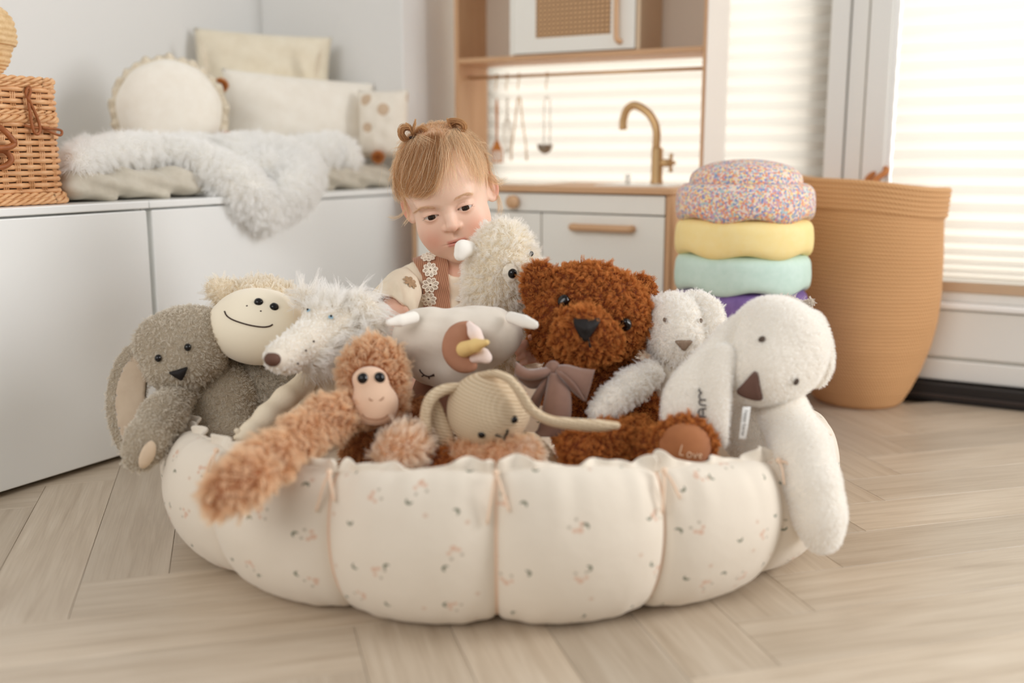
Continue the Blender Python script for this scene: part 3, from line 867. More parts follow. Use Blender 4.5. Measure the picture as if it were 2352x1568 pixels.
# ================================================================== WICKER HAMPER
M_wick = plain('honey_wicker', S(206, 148, 98), 0.45, S(232, 184, 136), 40, spec=0.5)
M_wick2 = plain('light_wicker', S(206, 150, 98), 0.45, S(230, 184, 136), 60, spec=0.5)
M_leather = plain('brown_leather', S(138, 78, 40), 0.5, S(164, 98, 54), 80)
HX1 = -1.575; HX0 = -1.90
HY1 = plane(143, 320, 0, HX1)[1]; HY0 = HY1 - 0.42
HZ = 0.4725
ham = thing('wicker_hamper', 'honey coloured wicker hamper with leather laces on the bench', 'hamper', ((HX0 + HX1) / 2, (HY0 + HY1) / 2, HZ))
def hz_(py): return plane(80, py, 0, HX1)[2]
def rrect(x0, x1, y0, y1, r, n):
    """points along a rounded rectangle, with outward normals, evenly spaced"""
    segs = []
    for cx, cy, a0 in ((x1 - r, y1 - r, 0), (x0 + r, y1 - r, 90), (x0 + r, y0 + r, 180), (x1 - r, y0 + r, 270)):
        for a in np.linspace(a0, a0 + 90, 7): segs.append((cx + r * cos(radians(a)), cy + r * sin(radians(a)), cos(radians(a)), sin(radians(a))))
    P = np.array(segs + segs[:1]); d = np.r_[0, np.cumsum(np.hypot(*np.diff(P[:, :2], axis=0).T))]
    t = np.linspace(0, d[-1], n, endpoint=False)
    Q = np.stack([np.interp(t, d, P[:, i]) for i in range(4)], -1)
    return Q, d[-1]
def weave(za, zb, grow, name, parent, rowh):
    NS = 60; npt = NS * 6
    Q, Lp = rrect(HX0 - grow, HX1 + grow, HY0 - grow, HY1 + grow, 0.03, npt)
    rows = max(2, int(round((zb - za) / rowh))); parts = []
    for r in range(rows):
        z = za + (r + 0.5) * (zb - za) / rows
        ph = pi * np.arange(npt) / (npt / NS) + (pi if r % 2 else 0)
        off = 0.0032 * np.sin(ph) + 0.0005 * np.sin(np.arange(npt) * 0.37 + r)
        P = np.stack([Q[:, 0] + Q[:, 2] * off, Q[:, 1] + Q[:, 3] * off, np.full(npt, z)], -1)
        parts.append(tube(P, rowh * 0.47, 6, closed=True, flat=1.0))
    tag(obj(name, *merge(parts), M_wick, parent), kind='stuff')
    stk = []
    Qs, _ = rrect(HX0 - grow, HX1 + grow, HY0 - grow, HY1 + grow, 0.03, NS * 2)
    for i in range(NS):
        a = Qs[(2 * i + 1) % (NS * 2)]; tx, ty = -a[3], a[2]
        for e in (-1, 0, 1):
            x, y = a[0] + tx * e * 0.0036, a[1] + ty * e * 0.0036
            stk.append(tube([(x, y, za), (x, y, zb)], 0.0019, 5))
    Qs2, _ = rrect(HX0 - grow, HX1 + grow, HY0 - grow, HY1 + grow, 0.03, NS * 2)
    tag(obj('upright_stakes', *merge(stk), M_wick2, parent), kind='stuff')
def braid(z, rr, grow, name, parent, pitch=0.05):
    npt = 420
    Q, Lp = rrect(HX0 - grow, HX1 + grow, HY0 - grow, HY1 + grow, 0.035, npt); parts = []
    turns = round(Lp / pitch)
    for s in range(3):
        a = 2 * pi * turns * np.arange(npt) / npt + s * 2 * pi / 3
        P = np.stack([Q[:, 0] + Q[:, 2] * rr * np.cos(a), Q[:, 1] + Q[:, 3] * rr * np.cos(a), z + rr * np.sin(a)], -1)
        parts.append(tube(P, rr * 0.85, 7, closed=True))
    obj(name, *merge(parts), M_wick2, parent)
zl0, zl1 = hz_(268), hz_(186)
weave(HZ + 0.018, zl0 - 0.008, 0.0, 'woven_wall', ham, 0.0098)
braid(HZ + 0.0065, 0.0036, 0.008, 'base_braid', ham); braid(HZ + 0.0145, 0.0036, 0.006, 'base_braid', ham)
braid(zl0 - 0.004, 0.0042, 0.003, 'rim_braid', ham)
lid = bx('lid', (HX0 + 0.006, HY0 + 0.006, zl0 + 0.006), (HX1 - 0.006, HY1 - 0.006, zl1 + 0.002), M_wick, ham, 0.004)
weave(zl0 + 0.010, zl1 - 0.010, 0.001, 'lid_weave', lid, 0.0095)
braid(zl0 + 0.006, 0.0030, 0.003, 'lid_braid', lid); braid(zl1 - 0.007, 0.0030, 0.002, 'lid_braid', lid); braid(zl1 + 0.001, 0.0036, 0.003, 'lid_braid', lid)
bx('liner', (HX0 + 0.007, HY0 + 0.007, HZ + 0.002), (HX1 - 0.007, HY1 - 0.007, zl0 - 0.004), plain('hamper_inside', S(110, 66, 38), 0.8), ham, 0)
def hp(px, py, off=0.006): return plane(px, py, 0, HX1 + off)
lace = [hp(64, 200), hp(60, 212, 0.008), hp(64, 226, 0.012), hp(68, 250, 0.014), hp(72, 280, 0.014), hp(78, 302, 0.014), hp(86, 308, 0.014), hp(92, 300, 0.014), hp(90, 284, 0.014), hp(82, 262, 0.014), hp(72, 240, 0.014), hp(66, 226, 0.016), hp(70, 210, 0.010), hp(66, 198, 0.006)]
obj('leather_lace', *tube(spline(lace, 80), 0.0026, 8), M_leather, ham)
lace = [hp(56, 288, 0.008), hp(74, 292, 0.012), hp(100, 296, 0.012), hp(128, 308, 0.012), hp(140, 310, 0.012), hp(141, 300, 0.012), hp(124, 296, 0.012), hp(104, 294, 0.016), hp(92, 290, 0.010)]
obj('leather_lace', *tube(spline(lace, 60), 0.0022, 8), M_leather, ham)
for sg, p1 in ((0, 294), (1, 345)):
    ha = [hp(-30, p1, 0.004), hp(-8, p1 - 4, 0.014), hp(10, p1 + 6, 0.022), hp(28, p1 + 26, 0.026), hp(33, p1 + 36, 0.026), hp(20, p1 + 44, 0.026), hp(0, p1 + 46, 0.026), hp(-30, p1 + 48, 0.024)] if sg == 0 else \
         [hp(-30, 350, 0.006), hp(4, 345, 0.012), hp(20, 354, 0.018), hp(26, 368, 0.020), hp(14, 380, 0.018), hp(-4, 385, 0.016), hp(-30, 386, 0.014)]
    obj('handle', *tube(spline(ha, 40), 0.0048, 8), M_leather, ham)

# woven straw bulb-shaped basket standing on the hamper, mostly cut off by the frame
SBc = plane(-62, 175, 0, -1.70); zs0 = zl1 + 0.006
s_b = 1.95 / F_PX
sb = thing('straw_basket', 'round woven straw lidded basket on top of the wicker hamper', 'basket', (SBc[0], SBc[1], zs0))
def zq(py): return plane(0, py, 0, -1.70)[2]
M_straw = plain('straw', S(206, 170, 120), 0.6, S(228, 198, 154), 90)
def coil_prof(keys, n):
    zs = [k[1] for k in keys]; pr = []
    for i in range(n):
        for u in (0, 0.25, 0.5, 0.75):
            f = (i + u) / n; x = f * (len(keys) - 1); j = min(int(x), len(keys) - 2); w_ = x - j
            r = keys[j][0] * (1 - w_) + keys[j + 1][0] * w_; z = keys[j][1] * (1 - w_) + keys[j + 1][1] * w_
            pr.append((max(0.0001, r - 0.0015 + 0.003 * sin(pi * u)), z))
    return pr
b_ = (SBc[0], SBc[1], 0)
pr = coil_prof([(0.0001, zs0), (0.035, zs0), (0.045, zs0 + 0.01), (0.058, zq(150)), (0.066, zq(112))], 12)
obj('woven_body', *lathe(pr, 48, b_), M_straw, sb)
pr = coil_prof([(0.062, zq(118)), (0.073, zq(106)), (0.0735, zq(80)), (0.070, zq(50)), (0.058, zq(28)), (0.035, zq(12)), (0.0001, zq(6))], 12)
obj('woven_lid', *lathe(pr, 48, b_), M_straw, sb)

# ================================================================== CUSHIONS AND SHEEPSKIN ON THE BENCH
def linen(name, c, c2, print_col=None):
    m, t, b = new_mat(name)
    f = noise(t, 30, 4, 0.6); base = t.ramp(f, [(0.3, c), (0.7, c2)])
    if print_col:
        tc = t.add('ShaderNodeTexCoord'); v = t.add('ShaderNodeTexVoronoi'); v.inputs['Scale'].default_value = 17
        t.link(tc.outputs['Object'], v.inputs['Vector'])
        base = t.mix(t.math('MULTIPLY', t.math('LESS_THAN', v.outputs[0], 0.26), 0.75), base, print_col)
    t.link(base, b.inputs['Base Color']); b.inputs['Roughness'].default_value = 0.9
    b.inputs['Sheen Weight'].default_value = 0.2
    bump(t, b, noise(t, 900, 2), 0.2, 0.0005)
    return m
M_linen_w = linen('white_linen', S(240, 234, 222), S(234, 226, 212))
M_linen_c = linen('cream_linen', S(230, 220, 202), S(222, 210, 190))
M_linen_p = linen('printed_linen', S(236, 228, 214), S(228, 218, 202), S(190, 156, 120))
M_linen_g = linen('grey_linen', S(206, 198, 182), S(190, 181, 164))
M_pomf = fur_mat('rust_pompom_yarn', S(140, 76, 38), S(178, 108, 60), 0.4)
M_pom = plain('rust_core', S(120, 62, 30), 0.9)
def frame_axes(nrm, up=(0, 0, 1), roll=0):
    n = np.array(nrm, float); n /= np.linalg.norm(n); u = np.array(up, float); u -= n * (u @ n); u /= np.linalg.norm(u)
    r = np.cross(u, n); a = radians(roll)
    return r * cos(a) + u * sin(a), -r * sin(a) + u * cos(a), n
def pillow(name, c, w, h, t, nrm, mat, parent, roll=0, corner=0.10, n=30, wr=0.0, seed=0, power=2.6):
    R, Up, N = frame_axes(nrm, roll=roll); V = []; Fc = []; r_ = np.random.default_rng(seed)
    for side in (1, -1):
        for j in range(n + 1):
            for i in range(n + 1):
                a, b = 2 * i / n - 1, 2 * j / n - 1
                pin = 1 - corner * (abs(a) ** 2) * (1 - b * b) * 0.5 - 0.0
                pin2 = 1 - corner * (abs(b) ** 2) * (1 - a * a) * 0.5
                z = ((1 - abs(a) ** power) * (1 - abs(b) ** power)) ** 0.5 * t * 0.5
                z += wr * sin(a * 9 + b * 4 + seed) * (1 - a * a) * (1 - b * b) * cos(b * 7 - a * 3)
                V.append(np.asarray(c) + R * a * w / 2 * pin + Up * b * h / 2 * pin2 + N * z * side)
    m = (n + 1) ** 2
    for s in (0, 1):
        for j in range(n):
            for i in range(n):
                f = [s * m + j * (n + 1) + i, s * m + j * (n + 1) + i + 1, s * m + (j + 1) * (n + 1) + i + 1, s * m + (j + 1) * (n + 1) + i]
                Fc.append(tuple(f if s == 0 else f[::-1]))
    o = obj(name, np.array(V), Fc, mat, parent)
    bm = bmesh.new(); bm.from_mesh(o.data); bmesh.ops.remove_doubles(bm, verts=bm.verts, dist=1e-5); bm.to_mesh(o.data); bm.free()
    return o
def yarn_ball(name, cW, r, parent, n=900):
    c = w2c(cW); sh = ellm(c, (r * 0.7,) * 3)
    o = blob(name, sh, M_pom, parent, r * 0.22)
    fur(o, n * 6, r * 0.42, M_pomf, (0, 0, 0), 0.25, rad=0.0006, seed=3, name='yarn')
    return o
cam_n = np.array([0.60, -0.78, 0.12])
# linen mattress pad, drawn as two visible stretches under the fur
pad = thing('bench_pad', 'crumpled grey linen seat pad under the sheepskin', 'seat pad', (-1.80, 1.85, 0.4725))
def pad_sdf():
    lo = np.array([-2.03, plane(170, 420, 0, -1.56)[1], 0.474]); hi = np.array([-1.565, 2.17, 0.528])
    c = (lo + hi) / 2; h = (hi - lo) / 2; rr = 0.034
    def f(P):
        Wp = c2w(P); qd = np.abs(Wp - c) - (h - rr)
        d = np.linalg.norm(np.maximum(qd, 0), axis=-1) + np.minimum(qd.max(-1), 0) - rr
        fold = np.sin(Wp[:, 1] * 52 + 9 * np.sin(Wp[:, 2] * 26) + 4 * np.sin(Wp[:, 0] * 17))
        return d + 0.0045 * fold + 0.0025 * np.sin(Wp[:, 1] * 97 + Wp[:, 2] * 40)
    cs = np.array([w2c((x, y, z)) for x in (lo[0], hi[0]) for y in (lo[1], hi[1]) for z in (lo[2], hi[2])])
    return Sh(f, cs.min(0) - 0.012, cs.max(0) + 0.012)
blob('pad_cover', pad_sdf(), M_linen_g, pad, 0.006)
# big plain white cushion with rust pompoms
PTOP = 0.53
pc = plane(690, 262, 0, -1.77)
wc = thing('white_cushion', 'large plain white cushion with rust pompoms at its corners', 'cushion', (pc[0], pc[1], PTOP))
nrm = np.array([0.80, -0.58, 0.16])
pillow('cover', pc, 0.385, 0.19, 0.11, nrm, M_linen_w, wc, roll=-4, n=34, wr=0.002, seed=2, power=3.4)
d_c = lambda px, py, X: plane(px, py, 0, X)
yarn_ball('pompom', d_c(508, 196, -1.765), 0.0165, wc); yarn_ball('pompom', d_c(868, 361, -1.575), 0.0165, wc)
yarn_ball('pompom', d_c(520, 318, -1.70), 0.0165, wc)
# round cushion with lace ruffle
rc = d_c(390, 252, -1.80)
ro = thing('round_cushion', 'round cream cushion with a gathered lace ruffle edge', 'cushion', (rc[0], rc[1], PTOP))
R_, U_, N_ = frame_axes((0.72, -0.67, 0.22))
rr = 122 * 2.15 / F_PX
V = []; Fc = []; ns = 48; rings = 10
for sd in (1, -1):
    for j in range(rings + 1):
        f = j / rings
        for i in range(ns):
            a = 2 * pi * i / ns
            V.append(rc + (R_ * cos(a) + U_ * sin(a)) * rr * f * (1 + 0.01 * sin(a * 9)) + N_ * sd * 0.055 * sqrt(max(0, 1 - f ** 2.4)))
for s in (0, 1):
    o_ = s * (rings + 1) * ns
    for j in range(rings):
        for i in range(ns):
            k = (i + 1) % ns; f = (o_ + j * ns + i, o_ + (j + 1) * ns + i, o_ + (j + 1) * ns + k, o_ + j * ns + k)
            Fc.append(f if s == 0 else f[::-1])
oc = obj('cover', np.array(V), Fc, M_linen_w, ro)
V = []; Fc = []; ns = 300
for i in range(ns):
    a = 2 * pi * i / ns
    for j, f in enumerate((0.98, 1.06, 1.13)):
        wv = (0.010 * sin(a * 30) + 0.005 * sin(a * 13)) * j / 2
        V.append(rc + (R_ * cos(a) + U_ * sin(a)) * rr * (f + 0.02 * sin(a * 17) * (j == 2)) + N_ * (wv - 0.008 * j))
for i in range(ns):
    k = (i + 1) % ns
    for j in range(2): Fc.append((i * 3 + j, k * 3 + j, k * 3 + j + 1, i * 3 + j + 1))
lf = obj('lace_ruffle', np.array(V), Fc, linen('lace', S(226, 214, 192), S(208, 194, 170)), ro)
sm = lf.modifiers.new('thickness', 'SOLIDIFY'); sm.thickness = 0.0012
# cream frilled cushion at the back against the wall corner
bc = plane(604, 166, 1, 2.03)
bk = thing('cream_cushion', 'cream striped cushion with tied edges in the wall corner', 'cushion', (bc[0], bc[1], PTOP))
pillow('cover', bc, 0.345, 0.20, 0.085, (0.62, -0.78, 0.10), linen('striped_cream', S(232, 222, 200), S(222, 210, 186)), bk, roll=-3, n=26, wr=0.004, seed=5)
for px0, px1, r0 in ((463, 480, -6), (738, 724, 6)):
    YT = 1.89 if px0 < 600 else 2.06
    tp_ = [plane(px0, 92 if px0 < 600 else 112, 1, YT), plane((px0 + px1) / 2, 140, 1, YT), plane(px1, 188, 1, YT)]
    obj('tie_edge', *tube(spline(tp_, 14), [0.004] * 3 + [0.009] * 8 + [0.005] * 3, 8, flat=0.4), linen('tie_cloth', S(226, 214, 192), S(214, 200, 176)), bk)
# printed cushion at the right
pp_ = plane(880, 285, 1, 2.12)
pq = thing('printed_cushion', 'small cushion with faded brown flower print beside the window wall', 'cushion', (pp_[0], pp_[1], PTOP))
pillow('cover', pp_, 0.13, 0.17, 0.07, (0.35, -0.93, 0.1), M_linen_p, pq, n=24, wr=0.003, seed=9)
# sheepskin
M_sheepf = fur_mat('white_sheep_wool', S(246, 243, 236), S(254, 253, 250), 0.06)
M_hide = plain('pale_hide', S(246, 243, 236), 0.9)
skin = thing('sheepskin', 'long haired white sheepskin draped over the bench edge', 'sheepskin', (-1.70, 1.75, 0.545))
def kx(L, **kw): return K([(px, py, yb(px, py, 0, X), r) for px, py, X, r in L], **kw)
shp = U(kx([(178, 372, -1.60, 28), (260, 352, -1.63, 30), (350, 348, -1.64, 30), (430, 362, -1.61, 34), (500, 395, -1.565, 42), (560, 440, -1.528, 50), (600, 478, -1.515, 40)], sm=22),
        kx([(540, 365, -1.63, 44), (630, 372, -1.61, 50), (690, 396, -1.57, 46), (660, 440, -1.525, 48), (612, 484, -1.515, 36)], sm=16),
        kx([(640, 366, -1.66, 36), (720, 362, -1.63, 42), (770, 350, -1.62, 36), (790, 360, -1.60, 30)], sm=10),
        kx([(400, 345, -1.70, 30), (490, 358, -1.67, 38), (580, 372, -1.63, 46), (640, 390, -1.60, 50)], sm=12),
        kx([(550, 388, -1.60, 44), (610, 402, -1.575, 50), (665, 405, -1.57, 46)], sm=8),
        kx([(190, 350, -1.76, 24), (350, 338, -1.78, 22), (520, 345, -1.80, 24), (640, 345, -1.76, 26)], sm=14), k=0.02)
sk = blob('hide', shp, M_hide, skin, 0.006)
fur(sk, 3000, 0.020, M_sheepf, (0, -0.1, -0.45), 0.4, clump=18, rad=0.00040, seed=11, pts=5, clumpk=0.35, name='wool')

# ================================================================== PLAY NEST
NX, NY, NAX, NAY = -0.018, 1.535, 0.497, 0.443
def print_material():
    m, t, b = new_mat('printed_cream_cotton')
    tc = t.add('ShaderNodeTexCoord')
    def layer(scale, off):
        mp = t.add('ShaderNodeVectorMath', operation='MULTIPLY_ADD'); t.link(tc.outputs['UV'], mp.inputs[0])
        mp.inputs[1].default_value = (scale, scale, 0); mp.inputs[2].default_value = (off, off * 1.7, 0)
        fl = t.add('ShaderNodeVectorMath', operation='FLOOR'); t.link(mp.outputs[0], fl.inputs[0])
        fr = t.add('ShaderNodeVectorMath', operation='FRACTION'); t.link(mp.outputs[0], fr.inputs[0])
        wn = t.add('ShaderNodeTexWhiteNoise', noise_dimensions='2D'); t.link(fl.outputs[0], wn.inputs['Vector'])
        jt = t.add('ShaderNodeVectorMath', operation='MULTIPLY_ADD'); t.link(wn.outputs['Color'], jt.inputs[0])
        jt.inputs[1].default_value = (0.5, 0.5, 0); jt.inputs[2].default_value = (0.25, 0.25, 0)
        sb_ = t.add('ShaderNodeVectorMath', operation='SUBTRACT'); t.link(fr.outputs[0], sb_.inputs[0]); t.link(jt.outputs[0], sb_.inputs[1])
        ro_ = t.add('ShaderNodeVectorRotate', rotation_type='Z_AXIS'); t.link(sb_.outputs[0], ro_.inputs['Vector'])
        t.link(t.math('MULTIPLY', wn.outputs['Value'], 6.28), ro_.inputs['Angle'])
        return ro_.outputs[0], wn.outputs['Value']
    def disc(p, c, r):
        d = t.add('ShaderNodeVectorMath', operation='DISTANCE'); t.link(p, d.inputs[0]); d.inputs[1].default_value = (c[0], c[1], 0)
        return t.math('LESS_THAN', d.outputs['Value'], r)
    col = t.mix(noise(t, 18, 3), S(226, 215, 199), S(220, 208, 191))
    p, v = layer(16, 0.0)
    moon = t.math('MULTIPLY', disc(p, (0, 0), 0.066), t.math('SUBTRACT', 1.0, disc(p, (0.040, 0.027), 0.060)))
    col = t.mix(t.math('MULTIPLY', moon, 0.9), col, S(92, 98, 76))
    p, v = layer(13, 0.37)
    ds = None
    for c, r in (((0, 0.05), 0.045), ((0.07, 0.02), 0.032), ((-0.06, -0.02), 0.030)):
        ds = disc(p, c, r) if ds is None else t.math('MAXIMUM', ds, disc(p, c, r))
    col = t.mix(t.math('MULTIPLY', ds, 0.55), col, S(206, 150, 118))
    d2 = t.math('MAXIMUM', disc(p, (0.11, -0.06), 0.025), disc(p, (-0.03, -0.11), 0.025))
    col = t.mix(t.math('MULTIPLY', d2, 0.6), col, S(150, 138, 118))
    p, v = layer(19, 0.71)
    sp_ = t.math('MULTIPLY', disc(p, (0, 0), 0.05), t.math('GREATER_THAN', v, 0.55))
    col = t.mix(t.math('MULTIPLY', sp_, 0.45), col, S(196, 152, 124))
    t.link(col, b.inputs['Base Color']); b.inputs['Roughness'].default_value = 0.85; b.inputs['Sheen Weight'].default_value = 0.15
    bump(t, b, noise(t, 26, 4, 0.6), 0.25, 0.006)
    return m
M_print = print_material()
M_cotton = plain('cream_cotton', S(238, 226, 208), 0.9, S(230, 216, 196), 30)
nest = thing('play_nest', 'round cream quilted play nest with tiny moon print, full of soft toys', 'play nest', c2w((NX, NY, 0)))
PROF = [(0.78, 0.0), (0.845, 0.001), (0.895, 0.009), (0.942, 0.028), (0.977, 0.056), (0.998, 0.090), (1.004, 0.120), (0.998, 0.148), (0.985, 0.172), (0.965, 0.190), (0.942, 0.199), (0.918, 0.200), (0.890, 0.188), (0.868, 0.160), (0.855, 0.120), (0.848, 0.07), (0.842, 0.03)]
BUL = [0.4, 0.65, 0.85, 1.0, 1.1, 1.15, 1.15, 1.1, 1.0, 0.8, 0.5, 0.3, -0.3, -0.5, -0.5, -0.4, -0.2]
def nest_pt(phi, ro, z):
    """phi measured from the side nearest the camera, positive to the right"""
    return np.array([NX + NAX * ro * sin(phi), NY - NAY * ro * cos(phi), z])
NSEG = 15
def rim_z(phi): return 1.0 + 0.04 * cos(phi * 2 + 0.4) - 0.10 * abs(sin(phi)) + 0.02 * sin(phi * 5)
for i in range(NSEG):
    p0, p1 = 2 * pi * i / NSEG, 2 * pi * (i + 1) / NSEG
    na = 34; V = []; UV = []; Fc = []
    pr = spline([(a, b, c) for (a, b), c in zip(PROF, BUL)], 52)
    ln = np.r_[0, np.cumsum(np.hypot(np.diff(pr[:, 0]) * 0.46, np.diff(pr[:, 1])))]
    for a in range(na + 1):
        s = 2 * a / na - 1; phi = p0 + (p1 - p0) * a / na
        b = (1 - abs(s) ** 2.4) ** 0.62
        for j in range(len(pr)):
            ro_, z, bu = pr[j]; tz = min(1, max(0, (z - 0.10) / 0.09)) if j < 36 else 0.6
            wrk = 0.007 * tz ** 2 * (sin(phi * 61 + i) * 0.6 + sin(phi * 97 + 2 * i) * 0.4) * (0.4 + 0.6 * abs(s))
            low = 0.007 * (1 - min(1, z / 0.05)) * sin(phi * 83 + i * 2) * abs(s) if j < 30 else 0
            k = ro_ + 0.052 * bu * (b - 0.55) + wrk + low
            zl = 0.009 * (1 - b) * max(0, 1 - z / 0.09) if j < 30 else 0
            V.append(nest_pt(phi, k, max(0.0, z * rim_z(phi) * (1 + 0.05 * (b - 1) * min(1, max(0, (z - 0.12) / 0.06))) + zl)))
            UV.append((phi * 0.46 + 0.013 * i, ln[j] + 0.031 * i))
    m = len(pr)
    for a in range(na):
        for j in range(m - 1): Fc.append((a * m + j, (a + 1) * m + j, (a + 1) * m + j + 1, a * m + j + 1))
    o = obj('panel', c2w(np.array(V)), np.array(Fc), M_print, nest)
    uv = o.data.uv_layers.new(name='UVMap'); li = np.empty(len(o.data.loops), np.int32); o.data.loops.foreach_get('vertex_index', li)
    uv.data.foreach_set('uv', np.array(UV, np.float32)[li].ravel())
# piped seams
M_seam = plain('peach_seam', S(222, 190, 164), 0.9)
for i in range(NSEG):
    phi = 2 * pi * i / NSEG; pr = spline([(a, b, c) for (a, b), c in zip(PROF, BUL)], 52)[4:36]
    P = [nest_pt(phi, a - 0.052 * 0.55 * c + 0.002, max(0.002, b * rim_z(phi) * (1 - 0.05 * min(1, max(0, (b - 0.12) / 0.06))) + 0.009 * max(0, 1 - b / 0.09))) for a, b, c in pr]
    obj('seam', *tube(c2w(np.array(P)), 0.0022, 6), M_seam, nest)
# gathered frill along the rim, one length per panel
def frill(i):
    p0, p1 = 2 * pi * i / NSEG, 2 * pi * (i + 1) / NSEG; n = 64; V = []; Fc = []
    r_ = np.random.default_rng(100 + i); ph = r_.uniform(0, 6.28, 4)
    for a in range(n + 1):
        s = 2 * a / n - 1; phi = p0 + (p1 - p0) * a / n
        e = abs(s) ** 3; hgt = (0.008 + 0.012 * e + 0.004 * sin(phi * 33 + ph[0]) + 0.0015 * sin(phi * 71 + ph[1])) * (1 - abs(s) ** 30 * 0.6)
        for j, f in enumerate((-0.3, 0.0, 0.45, 0.8, 1.0)):
            wv = (0.013 * sin(phi * 58 + ph[2]) + 0.010 * sin(phi * 93 + ph[3])) * (0.25 + 0.75 * max(f, 0))
            V.append(nest_pt(phi, 0.930 + wv * 0.9 - 0.01 * f, (0.199 * rim_z(phi) * 0.985) + max(hgt, 0.003) * f))
    for a in range(n):
        for j in range(4): Fc.append((a * 5 + j, (a + 1) * 5 + j, (a + 1) * 5 + j + 1, a * 5 + j + 1))
    o = obj('frill', c2w(np.array(V)), Fc, M_print, nest)
    sm = o.modifiers.new('thickness', 'SOLIDIFY'); sm.thickness = 0.0045
    sb2 = o.modifiers.new('smooth', 'SUBSURF'); sb2.levels = 1; sb2.render_levels = 1
for i in range(NSEG): frill(i)
# small tied knots of the drawstring at the seams
M_tie = plain('peach_tie', S(232, 204, 178), 0.9)
for i in range(NSEG):
    phi = 2 * pi * i / NSEG; c = nest_pt(phi, 0.965, 0.197 * rim_z(phi))
    t1 = nest_pt(phi + 0.03, 0.99, 0.165); t2 = nest_pt(phi - 0.02, 0.992, 0.150)
    kn = [tube(c2w(spline([c, c + (t1 - c) * 0.4 + (0, -0.006, 0.004), t1 + (0, -0.004, 0)], 12)), 0.0016, 6),
          tube(c2w(spline([c, c + (t2 - c) * 0.4 + (0, -0.007, 0.004), t2 + (0, -0.004, 0)], 12)), 0.0016, 6),
          sphere(c2w(c + (0, 0, 0.001)), 0.0038, 10, 8)]
    obj('tie', *merge(kn), M_tie, nest)
# padded floor of the nest
V = [c2w((NX, NY, 0.055))]; Fc = []; n = 60; rg = 8
for j in range(1, rg + 1):
    f = j / rg
    for i in range(n):
        phi = 2 * pi * i / n; V.append(c2w(nest_pt(phi, 0.865 * f, 0.055 - 0.03 * f ** 4 + 0.004 * sin(phi * 7) * f)))
for i in range(n):
    k = (i + 1) % n; Fc.append((0, 1 + i, 1 + k))
    for j in range(rg - 1): Fc.append((1 + j * n + i, 1 + (j + 1) * n + i, 1 + (j + 1) * n + k, 1 + j * n + k))
obj('base_pad', np.array(V), Fc, M_cotton, nest)

# ================================================================== SOFT TOYS
M_eye = plain('glossy_black_eye', S(16, 11, 10), 0.06, spec=0.4)
M_thread = plain('dark_thread', S(58, 38, 30), 0.8)
M_blackvel = plain('black_velvet_nose', S(26, 20, 18), 0.7, bscale=500, bstr=0.4)
def tri(down=True, h=0.60, rnd=6):
    n = [90, 210, 330] if down else [270, 30, 150]
    return lambda a: sum(max(0.0, cos(a - radians(k))) ** rnd for k in n) ** (-1 / rnd) * h
def toy(name, label, px, py, y):
    c = q(px, py, y); c[2] = 0.06
    return thing(name, label, 'soft toy', c2w(c), 'soft toys in the play nest')
def sheet(name, ea, eb, mat, parent, n=16, m=7, th=0.002, belly=0.0, fold=0.0, nf=3):
    """cloth strip between two edges given as (px,py,y); belly pushes its middle towards the viewer"""
    A = spline([q(*p) for p in ea], n); B = spline([q(*p) for p in eb], n); V = []
    for i in range(n):
        for j in range(m):
            f = j / (m - 1); p = A[i] * (1 - f) + B[i] * f
            V.append(p - AX_F * (belly * sin(pi * f) + fold * sin(2 * pi * nf * f + i * 0.2)))
    Fc = [(i * m + j, i * m + j + 1, (i + 1) * m + j + 1, (i + 1) * m + j) for i in range(n - 1) for j in range(m - 1)]
    o = obj(name, c2w(np.array(V)), Fc, mat, parent)
    s = o.modifiers.new('thickness', 'SOLIDIFY'); s.thickness = th; s.offset = 0
    return o

# ---- grey plush rabbit hanging over the left rim
fg = fur_mat('grey_plush', S(168, 154, 134), S(206, 194, 174), 0.3); bg_ = plain('grey_plush_base', S(160, 146, 126), 0.95)
M_lin = plain('taupe_velour_lining', S(190, 170, 146), 0.8, S(176, 154, 130), 30, sheen=0.4)
M_pad = plain('beige_felt_pad', S(214, 192, 166), 0.9)
t = toy('plush_rabbit', 'grey plush rabbit hanging an ear and a paw over the left rim', 470, 950, 1.50)
hd = U(E(416, 800, 1.485, 106, 84, 84, roll=-12), E(404, 850, 1.455, 66, 50, 52), E(450, 760, 1.50, 76, 56, 66), k=0.02)
def plush(t, name, sh, bm, fm, n=3600, L=0.0065, cell=0.0045, **kw):
    o = blob(name, sh, bm, t, cell); fur(o, n, L, fm, **kw); return o
FK = dict(lean=(0, 0, -0.35), rough=0.6, clump=8, rad=0.00028, clumpk=0.5, L=0.0042)
o = plush(t, 'head', hd, bg_, fg, seed=21, **FK)
plush(t, 'torso', U(E(490, 925, 1.515, 112, 104, 88), E(520, 1000, 1.47, 84, 60, 70), k=0.02), bg_, fg, seed=22, **FK)
pad_s = K([(418, 900, 1.46, 36), (374, 955, 1.39, 43), (338, 1012, 1.345, 42), (318, 1048, 1.335, 33)], k=0.02)
arm_o = plush(t, 'arm', pad_s, bg_, fg, seed=23, **FK)
patch('paw_pad', pad_s, 338, 1044, 17, 36, M_pad, arm_o, roll=-24, bulge=0.12, lift=0.0042)
ear = K([(338, 782, 1.50, 18), (306, 830, 1.475, 38), (291, 895, 1.455, 46), (290, 960, 1.435, 44), (298, 1020, 1.415, 30), (306, 1062, 1.405, 12)], flat=3.2, sm=14)
oe = plush(t, 'ear', ear, bg_, fg, seed=24, **FK)
lin_s = K([(331, 800, 1.486, 10), (312, 845, 1.460, 28), (300, 900, 1.441, 36), (300, 960, 1.421, 34), (304, 1012, 1.402, 22), (308, 1048, 1.394, 8)], flat=5.0, sm=14)
